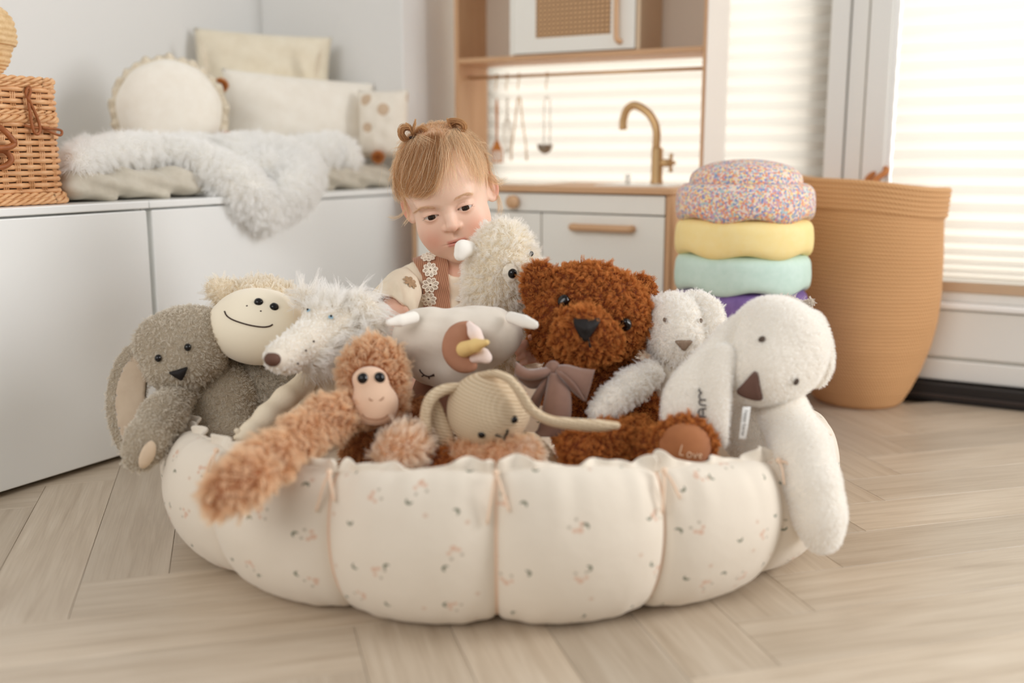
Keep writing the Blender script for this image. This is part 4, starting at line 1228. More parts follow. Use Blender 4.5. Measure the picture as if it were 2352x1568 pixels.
blob('lining', lin_s, M_lin, oe, 0.0035)
plush(t, 'ear', K([(496, 745, 1.54, 24), (535, 800, 1.56, 40), (556, 870, 1.56, 38), (566, 930, 1.55, 26)], flat=2.6, sm=10), bg_, fg, seed=25, **FK)
for a, b in ((366, 823), (431, 798)): patch('eye', hd, a, b, 8, 9, M_eye, o, bulge=0.8, lift=0.004)
patch('nose', hd, 412, 857, 24, 17, M_blackvel, o, roll=14, bulge=0.4, lift=0.0035, n=30, shape=tri())

# ---- cream smiling toy
fc = fur_mat('cream_plush', S(222, 204, 176), S(246, 236, 216), 0.2); bc_ = plain('cream_plush_base', S(224, 208, 182), 0.95)
M_creamv = plain('cream_velour', S(240, 228, 204), 0.85, sheen=0.4)
M_terry = plain('grey_terry', S(150, 140, 124), 0.95, S(172, 160, 144), 120, 420, 0.6, 0.002)
fter = fur_mat('grey_terry_loops', S(136, 124, 106), S(176, 164, 146), 0.35)
t = toy('plush_lamb', 'cream plush animal with a stitched smile between the rabbit and the long snouted toy', 620, 900, 1.56)
mz = U(E(590, 752, 1.50, 110, 74, 78, roll=-13), E(610, 720, 1.52, 92, 56, 74, roll=-10), E(575, 770, 1.495, 88, 62, 70, roll=-14), k=0.02)
om = blob('muzzle', mz, M_creamv, t, 0.003)
hdd = U(E(616, 704, 1.565, 98, 62, 72, roll=-10), k=0.01)
plush(t, 'head', hdd, bc_, fc, seed=31, lean=(0, 0, 0.1), rough=0.5, clump=14, rad=0.00032, L=0.007, n=3800)
plush(t, 'ear', K([(556, 694, 1.56, 20), (520, 675, 1.55, 30), (496, 662, 1.545, 24)], k=0.01, flat=1.7), bc_, fc, seed=32, lean=(-0.3, 0, 0.1), rough=0.5, clump=10, L=0.007, n=3800)
for a, b, r in ((594, 693, 11), (630, 704, 11)): patch('eye', mz, a, b, r, r * 0.95, M_eye, om, bulge=0.75)
stitch('smile', mz, [(516, 715), (521, 725), (534, 734), (556, 742), (580, 748), (604, 751), (619, 749), (626, 745)], 1.7, M_thread, om, lift=0.0006)
for a, b in ((567, 702), (599, 714)): patch('nostril', mz, a, b, 2.6, 2.2, M_thread, om, bulge=0.4)
plush(t, 'torso', U(E(640, 905, 1.545, 92, 110, 66), E(600, 860, 1.55, 60, 60, 50), k=0.02), M_terry, fter, seed=33, lean=(0, 0, -0.2), rough=0.7, clump=6, rad=0.0003, L=0.005, n=3200)

# ---- white long snouted wolf
fw = fur_mat('white_shaggy', S(236, 227, 212), S(253, 250, 244), 0.12); bw = plain('white_shaggy_base', S(228, 218, 202), 0.95)
M_cotc = plain('cream_cotton_velour', S(222, 206, 180), 0.9, S(232, 218, 194), 20, 300, 0.3, 0.001)
t = toy('plush_wolf', 'white shaggy toy with a long snout, brown nose and blue eyes', 745, 950, 1.45)
sn = U(K([(748, 768, 1.425, 60), (700, 797, 1.375, 44), (655, 818, 1.335, 32), (634, 823, 1.32, 24)], k=0.02), E(778, 752, 1.45, 76, 66, 68), k=0.025)
oh = blob('head', sn, bw, t, 0.0035)
def pxy(P):
    r = P - CAMC; d = r @ AX_F; return 1176 + F_PX * (r @ AX_R) / d, 784 - F_PX * (r @ AX_U) / d
def wmask(P):
    x, y = pxy(P); return ~((x - 640) ** 2 + (y - 822) ** 2 < 22 ** 2)
def m_short(P): x, y = pxy(P); return wmask(P) & (x + (y - 760) * 0.4 < 800)
def m_long(P): x, y = pxy(P); return (x + (y - 760) * 0.9 > 775) | (y < 712)
fur(oh, 4200, 0.0036, fw, (0.25, 0.0, 0.12), 0.45, clump=8, rad=0.0003, mask=m_short, seed=41)
fur(oh, 2800, 0.020, fw, (0.35, 0.1, 0.1), 0.5, clump=14, clumpk=0.5, rad=0.00034, mask=m_long, seed=42, pts=5, name='mane')
tuf = U(E(738, 690, 1.47, 30, 16, 24), E(826, 720, 1.43, 34, 52, 30, roll=20), k=0.02)
ot = blob('ear', E(838, 728, 1.435, 38, 58, 22, roll=22), bw, t, 0.0045); fur(ot, 2200, 0.028, fw, (0.2, -0.1, -0.5), 0.4, clump=16, rad=0.00034, seed=43, pts=5)
plush(t, 'ear', E(700, 686, 1.475, 30, 22, 16, roll=-25), bw, fw, seed=44, lean=(-0.2, 0, 0.4), rough=0.5, clump=12, L=0.018, n=2400, rad=0.00034)
patch('nose', sn, 623, 825, 21, 18, plain('brown_velvet_nose', S(96, 66, 52), 0.7, bscale=500, bstr=0.3), oh, bulge=0.7, lift=0.001, shape=lambda a: 1.0 - 0.18 * max(0, sin(a)) ** 4)
for a, b, r in ((712, 717, 4), (759, 731, 5)):
    e = patch('eye', sn, a, b, r + 1.2, r + 0.2, plain('blue_eye', S(150, 184, 202), 0.3), oh, bulge=0.5, lift=0.004)
    patch('pupil', sn, a, b, 3, 3, M_eye, oh, bulge=0.6, lift=0.0062)
for a, b in ((697, 806), (680, 832), (717, 786)): patch('whisker_dot', sn, a, b, 2.8, 2.8, M_thread, oh, bulge=0.4, lift=0.005)
tw = U(E(735, 925, 1.455, 74, 92, 62), E(745, 860, 1.46, 46, 50, 44), k=0.02)
blob('torso', tw, M_cotc, t, 0.004)
aw = K([(700, 880, 1.41, 26), (655, 915, 1.375, 25), (612, 955, 1.345, 24), (575, 990, 1.325, 20), (556, 1004, 1.315, 17)], k=0.01)
oa = blob('arm', aw, M_cotc, t, 0.003)
for dx, dy in ((-14, -14), (-16, 2), (-6, 14)): blob('finger', K([(558, 1003, 1.315, 9), (558 + dx, 1003 + dy, 1.312, 7)]), M_cotc, oa, 0.002)

# ---- tan long armed monkey
fm_ = fur_mat('tan_shaggy', S(190, 130, 88), S(232, 184, 144), 0.28); bm_ = plain('tan_shaggy_base', S(150, 92, 56), 0.95)
fmp = fur_mat('pale_peach_shaggy', S(206, 158, 120), S(242, 214, 186), 0.22); bmp = plain('pale_peach_base', S(208, 162, 126), 0.95)
M_face = plain('peach_face_velour', S(222, 186, 158), 0.8, sheen=0.4)
t = toy('plush_monkey', 'tan shaggy monkey with a long arm hanging over the front rim', 880, 1000, 1.32)
MK = dict(lean=(0, 0, -0.25), rough=0.5, clump=16, rad=0.00034, L=0.0105, n=3800, pts=5, clumpk=0.5)
hm = U(E(858, 868, 1.335, 74, 90, 64), E(866, 930, 1.33, 56, 46, 52), k=0.02)
def facemask(P):
    x, y = pxy(P); return ~((((x - 858) / 52) ** 2 + ((y - 925) / 46) ** 2 < 1) | (((x - 851) / 42) ** 2 + ((y - 872) / 30) ** 2 < 1)) | (P[:, 1] > 1.36)
ohm = blob('head', hm, bm_, t, 0.004); fur(ohm, 3800, 0.0095, fm_, (0, 0, 0.25), 0.5, clump=16, clumpk=0.5, rad=0.00034, mask=facemask, seed=51, pts=5)
fc_s = U(E(850, 871, 1.292, 41, 30, 30), E(861, 924, 1.285, 54, 47, 42), E(858, 952, 1.285, 44, 20, 36), k=0.012)
fc_s = DISP(fc_s, lambda P: 0 * P[:, 0])
of = blob('face', fc_s, M_face, t, 0.0028)
for a, b in ((832, 868), (873, 866)):
    patch('eye', fc_s, a, b, 14, 14, M_eye, of, bulge=0.65)
for L_ in ([(848, 914), (851, 919), (856, 919)], [(872, 919), (877, 917), (881, 912)], [(832, 951), (838, 958), (850, 962), (866, 963), (882, 959), (892, 951)]):
    stitch('stitched_line', fc_s, L_, 1.3, plain('brown_thread', S(150, 104, 78), 0.8), of, lift=0.0002)
plush(t, 'torso', U(E(885, 1030, 1.35, 92, 78, 70), E(900, 970, 1.37, 80, 60, 60), k=0.02), bm_, fur_mat('brown_shaggy', S(112, 64, 36), S(170, 110, 70), 0.3), seed=52, **MK)
plush(t, 'arm', K([(815, 935, 1.30, 36), (750, 962, 1.255, 42), (690, 1002, 1.20, 38), (625, 1050, 1.135, 40), (560, 1098, 1.075, 45), (512, 1136, 1.05, 42)], k=0.02), bm_, fm_, seed=53, **{**MK, 'lean': (-0.45, -0.1, -0.45)})
plush(t, 'foot', U(E(935, 1022, 1.245, 48, 40, 40, roll=25), E(905, 1042, 1.25, 40, 30, 34), k=0.02), bmp, fmp, seed=54, **{**MK, 'L': 0.013, 'lean': (0.2, 0, 0.2)})
plush(t, 'leg', K([(985, 1062, 1.29, 34), (1080, 1052, 1.262, 34), (1160, 1046, 1.25, 32), (1205, 1042, 1.245, 32)], k=0.01), bmp, fm_, seed=55, **{**MK, 'L': 0.012})
plush(t, 'foot', E(1216, 1042, 1.235, 34, 32, 24), bmp, fmp, seed=56, **{**MK, 'L': 0.009})

# ---- unicorn cushion head
M_uni = plain('ivory_velour', S(226, 216, 202), 0.85, S(216, 204, 188), 14, 26, 0.25, 0.006, sheen=0.35)
t = toy('plush_unicorn', 'ivory velour unicorn head with yellow horn in front of the child', 1050, 880, 1.44)
hu = U(E(1052, 765, 1.425, 142, 60, 62, roll=0), E(1035, 815, 1.43, 108, 78, 62, roll=8), E(1120, 770, 1.43, 78, 58, 56, roll=-8), E(965, 762, 1.42, 56, 50, 46), k=0.022)
hu = DISP(hu, lambda P: 0.0022 * wobble(P, 60, 4) + 0.0014 * wobble(P, 140, 5))
ou = blob('head', hu, M_uni, t, 0.0033)
M_uni2 = plain('white_velour_ear', S(238, 232, 222), 0.85, sheen=0.3)
blob('ear', U(K([(952, 728, 1.385, 14), (920, 736, 1.365, 15), (893, 741, 1.355, 9)], flat=1.6), k=0.004), M_uni2, t, 0.0025)
blob('ear', U(K([(1172, 728, 1.395, 14), (1204, 738, 1.375, 16), (1228, 746, 1.365, 11)], flat=1.6), k=0.004), M_uni2, t, 0.0025)
blob('horn', K([(1066, 802, 1.345, 19), (1092, 793, 1.325, 15), (1118, 786, 1.305, 7)], k=0.004), plain('pale_yellow_felt', S(228, 196, 132), 0.8), t, 0.002)
M_man1 = plain('rosy_brown_felt', S(182, 132, 104), 0.9, S(168, 118, 92), 20); M_man2 = plain('pale_pink_felt', S(238, 218, 208), 0.9)
blob('forelock', K([(1078, 752, 1.362, 14), (1052, 772, 1.358, 24), (1046, 806, 1.355, 26), (1062, 832, 1.352, 20), (1086, 840, 1.350, 9)], k=0.006, flat=1.4, sm=14), M_man1, t, 0.0022)
blob('forelock', K([(1078, 744, 1.352, 8), (1090, 764, 1.345, 15), (1098, 778, 1.343, 14)], k=0.004, flat=1.3), M_man2, t, 0.0022)
blob('forelock', K([(1088, 822, 1.346, 12), (1110, 816, 1.338, 16), (1118, 822, 1.336, 13)], k=0.004, flat=1.3), M_man2, t, 0.0022)
stitch('lash_line', hu, [(966, 853), (975, 861), (986, 864), (997, 859)], 1.6, M_thread, ou, lift=0.0004)
for L_ in ([(966, 853), (964, 848)], [(974, 861), (969, 864)], [(984, 864), (986, 869)], [(990, 863), (998, 862)]): stitch('lash', hu, L_, 1.5, M_thread, ou, n=6, lift=0.0004)
blob('torso', U(E(1010, 900, 1.47, 62, 60, 50), E(990, 950, 1.45, 60, 50, 46), k=0.02), plain('dark_rose_cotton', S(146, 104, 84), 0.9), t, 0.004)

# ---- crocheted rabbit
def knit_material():
    m, tt, b = new_mat('beige_crochet')
    tc = tt.add('ShaderNodeTexCoord'); mp = tt.add('ShaderNodeMapping'); mp.inputs['Rotation'].default_value = (0.1, radians(-13), YAW)
    tt.link(tc.outputs['Object'], mp.inputs[0]); sx = tt.add('ShaderNodeSeparateXYZ'); tt.link(mp.outputs[0], sx.inputs[0])
    r1 = tt.math('MULTIPLY_ADD', tt.math('SINE', tt.math('MULTIPLY', sx.outputs[2], 2 * pi / 0.0042)), 0.5, 0.5)
    r2 = tt.math('MULTIPLY_ADD', tt.math('SINE', tt.math('ADD', tt.math('MULTIPLY', sx.outputs[0], 2 * pi / 0.0040), tt.math('MULTIPLY', sx.outputs[2], 700))), 0.5, 0.5)
    h = tt.math('MULTIPLY_ADD', r2, 0.35, r1)
    tt.link(tt.mix(tt.math('MULTIPLY', h, 0.75), S(196, 170, 136), S(226, 206, 176)), b.inputs['Base Color'])
    b.inputs['Roughness'].default_value = 0.95; bump(tt, b, h, 0.9, 0.0016); return m
M_knit = knit_material()
t = toy('crochet_rabbit', 'beige crocheted rabbit with drooping ears lying at the front of the nest', 1120, 1000, 1.30)
hk_ = U(E(1118, 932, 1.285, 92, 80, 80, roll=14), E(1130, 960, 1.28, 84, 62, 76, roll=14), k=0.02)
ok = blob('head', hk_, M_knit, t, 0.0022)
for a, b in ((1106, 999), (1182, 964)): patch('eye', hk_, a, b, 9.5, 9.5, M_eye, ok, bulge=0.55)
M_bth = plain('black_thread', S(26, 20, 18), 0.85)
stitch('mouth', hk_, [(1138, 998), (1148, 1001), (1156, 1003), (1163, 996), (1166, 986)], 2.6, M_bth, ok, lift=0.0005)
stitch('mouth', hk_, [(1156, 1003), (1158, 1010)], 2.6, M_bth, ok, n=6, lift=0.0005)
blob('ear', K([(1098, 868, 1.285, 12), (1130, 858, 1.265, 14), (1166, 868, 1.25, 15), (1192, 898, 1.24, 16), (1220, 940, 1.235, 17), (1262, 965, 1.23, 18), (1320, 974, 1.225, 21), (1375, 977, 1.222, 21), (1412, 977, 1.222, 14)], sm=34, flat=1.5, faxis=(0, 0.5, 1)), M_knit, t, 0.0026)
ol = blob('ear', U(K([(1058, 890, 1.285, 12), (1022, 894, 1.27, 13), (992, 912, 1.26, 14), (978, 945, 1.255, 13), (978, 985, 1.255, 14)], sm=20),
         K([(1002, 925, 1.275, 10), (1004, 960, 1.275, 22), (1012, 1000, 1.275, 30), (1030, 1034, 1.28, 26)], flat=3.0, sm=14), k=0.006), M_knit, t, 0.0026)
blob('leg', K([(1195, 998, 1.29, 9), (1226, 1004, 1.285, 10), (1252, 1030, 1.28, 11), (1276, 1064, 1.275, 11)], sm=14), M_knit, t, 0.0024)
blob('torso', E(1130, 1050, 1.33, 70, 50, 50), M_knit, t, 0.003)

# ---- cream alpaca
fa = fur_mat('cream_alpaca_wool', S(234, 220, 196), S(252, 247, 236), 0.16); ba_ = plain('cream_alpaca_base', S(226, 212, 188), 0.95)
t = toy('plush_alpaca', 'cream shaggy alpaca held against the child\'s face', 1150, 800, 1.56)
hal = U(E(1152, 594, 1.555, 70, 84, 66, roll=-14), E(1140, 655, 1.555, 72, 74, 66), E(1164, 612, 1.54, 64, 60, 58), k=0.02)
def amask(P): x, y = pxy(P); return ~(((x - 1172) / 15) ** 2 + ((y - 626) / 18) ** 2 < 1) | (P[:, 1] > 1.56)
oal = blob('head', hal, ba_, t, 0.004)
fur(oal, 4200, 0.0105, fa, (0.0, 0, -0.1), 0.5, clump=14, clumpk=0.5, rad=0.00030, mask=amask, seed=61, pts=5)
plush(t, 'torso', U(E(1152, 768, 1.575, 86, 96, 64), E(1150, 695, 1.57, 76, 60, 60), k=0.03), ba_, fa, seed=62, lean=(0, 0, -0.5), rough=0.5, clump=14, rad=0.0003, L=0.013, n=3600, pts=5)
patch('eye_patch', hal, 1171, 626, 18, 22, plain('white_plush_patch', S(240, 231, 214), 0.95, sheen=0.5, bscale=400, bstr=0.5), oal, bulge=0.02, lift=0.004)
patch('eye', hal, 1176, 627, 11, 12, M_eye, oal, bulge=0.7, lift=0.0045)
h2 = patch('eye', hal, 1216, 584, 6, 7, M_eye, oal, bulge=0.7, lift=0.004)
blob('ear', K([(1080, 570, 1.525, 17), (1064, 572, 1.515, 20), (1056, 586, 1.51, 14)], k=0.006, flat=1.5), plain('white_velour', S(246, 240, 230), 0.85, sheen=0.4), t, 0.0025)

# ---- brown bear with bow
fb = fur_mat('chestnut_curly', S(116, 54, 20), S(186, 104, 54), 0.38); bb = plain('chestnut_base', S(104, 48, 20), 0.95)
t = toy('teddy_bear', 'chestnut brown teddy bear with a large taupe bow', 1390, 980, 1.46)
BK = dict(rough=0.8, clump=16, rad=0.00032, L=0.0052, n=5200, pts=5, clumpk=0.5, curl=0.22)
hb = U(U(E(1354, 722, 1.485, 142, 116, 112, roll=-8), E(1335, 780, 1.475, 112, 70, 90), k=0.022), U(E(1347, 778, 1.395, 80, 60, 66, roll=-8), E(1338, 742, 1.39, 50, 36, 56), k=0.015), k=0.007)
hb = DISP(hb, lambda P: 0.0026 * wobble(P, 230, 8), 0.006)
ob = blob('head', hb, bb, t, 0.004)
def bmask(P): x, y = pxy(P); return ~((((x - 1346) / 24) ** 2 + ((y - 751) / 20) ** 2 < 1) | ((x - 1297) ** 2 + (y - 693) ** 2 < 14 ** 2) | ((x - 1434) ** 2 + (y - 745) ** 2 < 13 ** 2)) | (P[:, 1] > 1.5)
fur(ob, 5200, 0.0052, fb, (0, 0, -0.15), 0.8, clump=16, rad=0.00032, mask=bmask, seed=71, pts=5, clumpk=0.55, curl=0.16)
ear_b = SUB(E(1245, 664, 1.475, 46, 64, 28, roll=12), E(1256, 674, 1.435, 26, 42, 26, roll=12), 0.008)
plush(t, 'ear', ear_b, bb, fb, seed=72, lean=(0, 0, 0.1), **BK)
plush(t, 'ear', E(1470, 672, 1.56, 36, 40, 26, roll=-20), bb, fb, seed=73, lean=(0, 0, 0.1), **BK)
patch('nose', hb, 1346, 752, 29, 25, M_blackvel, ob, bulge=0.55, lift=0.003, n=30, shape=tri(h=0.74, rnd=4))
stitch('mouth', hb, [(1349, 772), (1352, 784), (1356, 794)], 2.4, M_bth, ob, lift=0.005)
for a, b in ((1297, 693), (1434, 745)): patch('eye', hb, a, b, 15, 16, M_eye, ob, bulge=0.9, lift=0.0045)
tb = U(E(1400, 965, 1.47, 132, 140, 92), E(1350, 880, 1.49, 110, 80, 80), k=0.03)
plush(t, 'torso', DISP(tb, lambda P: 0.0026 * wobble(P, 220, 9), 0.006), bb, fb, seed=74, lean=(0, 0, -0.4), **BK)
plush(t, 'leg', K([(1460, 1010, 1.35, 52), (1390, 1022, 1.295, 46), (1325, 1028, 1.27, 42)], k=0.02), bb, fb, seed=75, lean=(0, 0, 0), **BK)
plush(t, 'leg', K([(1140, 1075, 1.30, 34), (1060, 1072, 1.275, 36), (1020, 1068, 1.262, 36)], k=0.02), bb, fb, seed=76, lean=(0, 0, 0), **BK)
ft = U(E(1572, 1022, 1.262, 74, 66, 42, roll=-8), E(1500, 1030, 1.30, 60, 44, 50), k=0.02)
def fmask(P): x, y = pxy(P); return ~(((x - 1575) / 58) ** 2 + ((y - 1028) / 52) ** 2 < 1) | (P[:, 1] > 1.26)
of_ = blob('foot', ft, bb, t, 0.004); fur(of_, 5200, 0.005, fb, (0, 0, 0.1), 0.8, clump=16, rad=0.00032, mask=fmask, seed=77, pts=5, clumpk=0.55, curl=0.16)
M_sole = plain('caramel_suede', S(168, 106, 62), 0.8, S(152, 92, 52), 30, sheen=0.4)
patch('sole', ft, 1575, 1026, 60, 54, M_sole, of_, bulge=0.04, lift=0.003, n=32)
M_embr = plain('pale_embroidery', S(222, 190, 158), 0.8)
def script(sh, name, strokes, r, mat, parent, lift):
    for L_ in strokes: stitch(name, sh, L_, r, mat, parent, n=max(8, 5 * len(L_)), lift=lift)
script(ft, 'embroidered_letter', [[(1566, 1021), (1563, 1032), (1561, 1041), (1569, 1043)],
       [(1581, 1036), (1577, 1041), (1579, 1047), (1585, 1046), (1586, 1040), (1581, 1036)],
       [(1591, 1040), (1594, 1048), (1599, 1039)], [(1603, 1046), (1608, 1043), (1605, 1040), (1602, 1045), (1607, 1050)]], 1.1, M_embr, of_, 0.0048)
# bow of stiff taupe cloth
M_bow = plain('taupe_ribbon', S(140, 106, 90), 0.85, S(126, 94, 80), 25, 200, 0.15, 0.0006, sheen=0.3)
bow = obj('bow_knot', *sphere(c2w(q(1270, 850, 1.345)), 0.0115, 16, 12, (1, 1, 1.15)), M_bow, t)
sheet('bow_loop', [(1272, 842, 1.345), (1300, 838, 1.335), (1335, 846, 1.335), (1366, 849, 1.34)], [(1274, 858, 1.342), (1296, 874, 1.325), (1322, 900, 1.325), (1345, 921, 1.335)], M_bow, bow, belly=0.006)
sheet('bow_loop', [(1278, 848, 1.338), (1300, 862, 1.318), (1322, 884, 1.318), (1344, 921, 1.332)], [(1276, 856, 1.336), (1292, 872, 1.325), (1312, 896, 1.325), (1340, 919, 1.334)], M_bow, bow, belly=0.004)
sheet('bow_loop', [(1266, 842, 1.345), (1244, 846, 1.335), (1212, 848, 1.335), (1185, 831, 1.345)], [(1268, 860, 1.342), (1244, 868, 1.33), (1212, 872, 1.33), (1182, 862, 1.34)], M_bow, bow, belly=0.008)
sheet('bow_loop', [(1264, 848, 1.342), (1240, 858, 1.34), (1212, 866, 1.345), (1186, 858, 1.35)], [(1266, 866, 1.346), (1240, 888, 1.35), (1216, 890, 1.355), (1192, 872, 1.356)], M_bow, bow, belly=0.004)
sheet('bow_tail', [(1262, 856, 1.338), (1256, 890, 1.322), (1246, 940, 1.312), (1236, 985, 1.310), (1216, 1002, 1.310)], [(1284, 858, 1.338), (1306, 890, 1.322), (1312, 935, 1.312), (1306, 985, 1.310), (1300, 1000, 1.310)], M_bow, bow, n=22, belly=0.010)
sheet('bow_tail', [(1258, 856, 1.343), (1240, 884, 1.338), (1222, 912, 1.33), (1210, 940, 1.33)], [(1264, 862, 1.345), (1254, 890, 1.34), (1244, 915, 1.335), (1236, 940, 1.335)], M_bow, bow, belly=0.006)

# ---- white plush rabbit in the middle
fr_ = fur_mat('white_plush', S(238, 232, 220), S(254, 251, 246), 0.12); br = plain('white_plush_base', S(232, 224, 212), 0.95)
WK = dict(rough=0.6, clump=9, rad=0.00028, L=0.0058, n=4200, clumpk=0.5)
t = toy('plush_rabbit', 'smaller white fluffy rabbit leaning on the bear\'s shoulder', 1545, 940, 1.48)
hr = U(E(1552, 748, 1.485, 76, 74, 70, roll=-10), E(1560, 790, 1.46, 62, 52, 56), k=0.02)
orr = plush(t, 'head', hr, br, fr_, seed=81, lean=(0, 0, -0.2), **WK)
plush(t, 'ear', K([(1590, 690, 1.49, 24), (1626, 708, 1.475, 28), (1640, 750, 1.46, 28), (1632, 800, 1.45, 24)], flat=1.5, sm=12), br, fr_, seed=82, lean=(0, 0, -0.3), **WK)
plush(t, 'ear', K([(1508, 700, 1.53, 20), (1494, 740, 1.545, 24), (1492, 790, 1.545, 20)], flat=1.6, sm=10), br, fr_, seed=83, lean=(0, 0, -0.3), **WK)
M_taupe = plain('taupe_thread', S(120, 100, 84), 0.9)
patch('eye', hr, 1529, 736, 5, 6, M_taupe, orr, bulge=0.5, lift=0.0045); patch('eye', hr, 1606, 738, 4, 6, M_taupe, orr, bulge=0.5, lift=0.0045)
patch('nose', hr, 1570, 790, 20, 13, plain('taupe_nose', S(158, 136, 116), 0.9, S(132, 110, 92), 300, 600, 0.5, 0.001), orr, bulge=0.3, lift=0.0045, n=30, shape=tri(h=0.7, rnd=4))
M_wv = plain('white_smooth_velour', S(236, 230, 218), 0.9, S(226, 218, 204), 18, 40, 0.3, 0.004, sheen=0.3)
blob('torso', DISP(U(E(1545, 905, 1.475, 66, 92, 58), E(1548, 850, 1.48, 46, 40, 42), k=0.02), lambda P: 0.0018 * np.sin(P[:, 2] * 160 + 3 * np.sin(P[:, 0] * 40))), M_wv, t, 0.0035)
plush(t, 'arm', K([(1492, 858, 1.43, 30), (1450, 886, 1.385, 34), (1412, 918, 1.355, 33), (1382, 946, 1.34, 28)], k=0.01), br, fr_, seed=84, lean=(-0.3, 0, -0.5), **WK)

# ---- large white rabbit at the right
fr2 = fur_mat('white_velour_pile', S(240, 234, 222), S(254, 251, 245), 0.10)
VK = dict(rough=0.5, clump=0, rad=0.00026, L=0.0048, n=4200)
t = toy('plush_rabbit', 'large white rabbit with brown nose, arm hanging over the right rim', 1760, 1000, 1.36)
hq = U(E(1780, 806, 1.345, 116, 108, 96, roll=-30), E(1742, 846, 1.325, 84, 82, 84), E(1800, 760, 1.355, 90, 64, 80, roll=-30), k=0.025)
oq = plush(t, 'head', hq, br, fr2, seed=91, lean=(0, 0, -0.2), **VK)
M_brn = plain('brown_felt_nose', S(104, 76, 66), 0.9, bscale=400, bstr=0.3); M_brt = plain('brown_grey_thread', S(86, 72, 62), 0.9)
patch('nose', hq, 1725, 894, 29, 40, M_brn, oq, roll=-4, bulge=0.2, lift=0.0035, n=30, shape=tri(False, 0.76, 3))
patch('eye', hq, 1750, 781, 9, 7, M_brt, oq, roll=35, bulge=0.5, lift=0.004); patch('eye', hq, 1825, 874, 7, 9, M_brt, oq, roll=-20, bulge=0.5, lift=0.004)
er = U(K([(1752, 722, 1.35, 34), (1690, 764, 1.335, 36), (1650, 812, 1.315, 40), (1618, 862, 1.30, 54), (1590, 915, 1.29, 66), (1572, 955, 1.285, 54)], flat=2.6, sm=18),
       K([(1668, 810, 1.30, 22), (1656, 870, 1.285, 26), (1650, 930, 1.28, 26), (1655, 985, 1.278, 20), (1664, 1018, 1.276, 12)], flat=2.0, sm=12), k=0.012)
oer = plush(t, 'ear', er, br, fr2, seed=92, lean=(0, 0, -0.5), **VK)
plush(t, 'ear', U(E(1884, 800, 1.385, 26, 58, 40, roll=10), E(1862, 752, 1.39, 30, 40, 40), E(1878, 850, 1.39, 24, 40, 30), k=0.015), br, fr2, seed=93, lean=(0, 0, -0.3), **VK)
M_ink = plain('grey_embroidery', S(84, 78, 76), 0.9)
script(er, 'embroidered_letter', [
    [(1621, 955), (1608, 954), (1602, 947), (1606, 939), (1621, 937)], [(1613, 954), (1613, 938)],
    [(1621, 930), (1608, 929)], [(1609, 929), (1604, 924), (1609, 918), (1621, 918)], [(1609, 918), (1604, 912), (1606, 905), (1611, 902)], [(1611, 902), (1604, 898), (1606, 893)]], 1.9, M_ink, oer, 0.0042)
plush(t, 'torso', U(E(1752, 985, 1.385, 92, 96, 66), E(1770, 930, 1.38, 80, 50, 60), k=0.02), br, fr2, seed=94, lean=(0, 0, -0.4), **VK)
plush(t, 'arm', K([(1800, 948, 1.335, 56), (1842, 1030, 1.275, 58), (1866, 1110, 1.245, 54), (1882, 1180, 1.235, 50), (1888, 1226, 1.235, 42)], k=0.02), br, fr2, seed=95, lean=(0, 0, -0.5), **VK)
M_tag = plain('white_satin_tag', S(240, 238, 234), 0.4)
tg = sheet('label_tag', [(1706, 934, 1.262), (1702, 970, 1.258), (1697, 1008, 1.262)], [(1724, 934, 1.262), (1719, 970, 1.258), (1712, 1010, 1.262)], M_tag, t, th=0.0006)
def text3d(body, c, R, Up, size, mat, parent, name='printed_text'):
    cu = bpy.data.curves.new(name, 'FONT'); cu.body = body; cu.size = size; cu.align_x = 'CENTER'; cu.align_y = 'CENTER'; cu.extrude = 0.0001
    tmp = bpy.data.objects.new(name, cu); COL.objects.link(tmp); dg = bpy.context.evaluated_depsgraph_get(); dg.update()
    me = bpy.data.meshes.new_from_object(tmp.evaluated_get(dg)); bpy.data.objects.remove(tmp)
    N = np.cross(R, Up); co = np.array([v.co for v in me.vertices])
    W_ = c2w(np.asarray(c) + co[:, :1] * R + co[:, 1:2] * Up + co[:, 2:3] * N)
    return obj(name, W_, [tuple(p.vertices) for p in me.polygons], mat, parent, False)
dn = q(1704.5, 1008, 1.2585) - q(1715, 936, 1.2585); dn /= np.linalg.norm(dn); sd_ = np.cross(AX_F, dn); sd_ /= np.linalg.norm(sd_)
text3d('happy horse', q(1710, 971, 1.2555), dn, np.cross(-AX_F, dn), 0.0068, M_ink, tg)

# ---- grey terry toy peeking out behind the large rabbit
t = toy('terry_teddy', 'small grey terry toy with a knotted ear peeking behind the large white rabbit', 1810, 800, 1.52)
fgt = fur_mat('pale_grey_terry', S(178, 164, 148), S(214, 202, 188), 0.3); bgt = plain('pale_terry_base', S(176, 162, 146), 0.95)
plush(t, 'head', E(1806, 738, 1.50, 56, 56, 46), bgt, fgt, seed=97, lean=(0, 0, 0), rough=0.8, clump=6, rad=0.0003, L=0.004, n=4200)
plush(t, 'ear', U(K([(1838, 706, 1.49, 8), (1848, 699, 1.485, 9)]), E(1860, 694, 1.48, 11, 8, 8, roll=15), E(1857, 704, 1.48, 8, 5, 6), k=0.003), bgt, fgt, seed=98, lean=(0, 0, 0), rough=0.8, clump=6, rad=0.00025, L=0.0025, n=5200, cell=0.0025)
plush(t, 'torso', E(1790, 860, 1.53, 60, 90, 50), bgt, fgt, seed=99, lean=(0, 0, 0), rough=0.8, clump=6, rad=0.0003, L=0.004, n=2500)

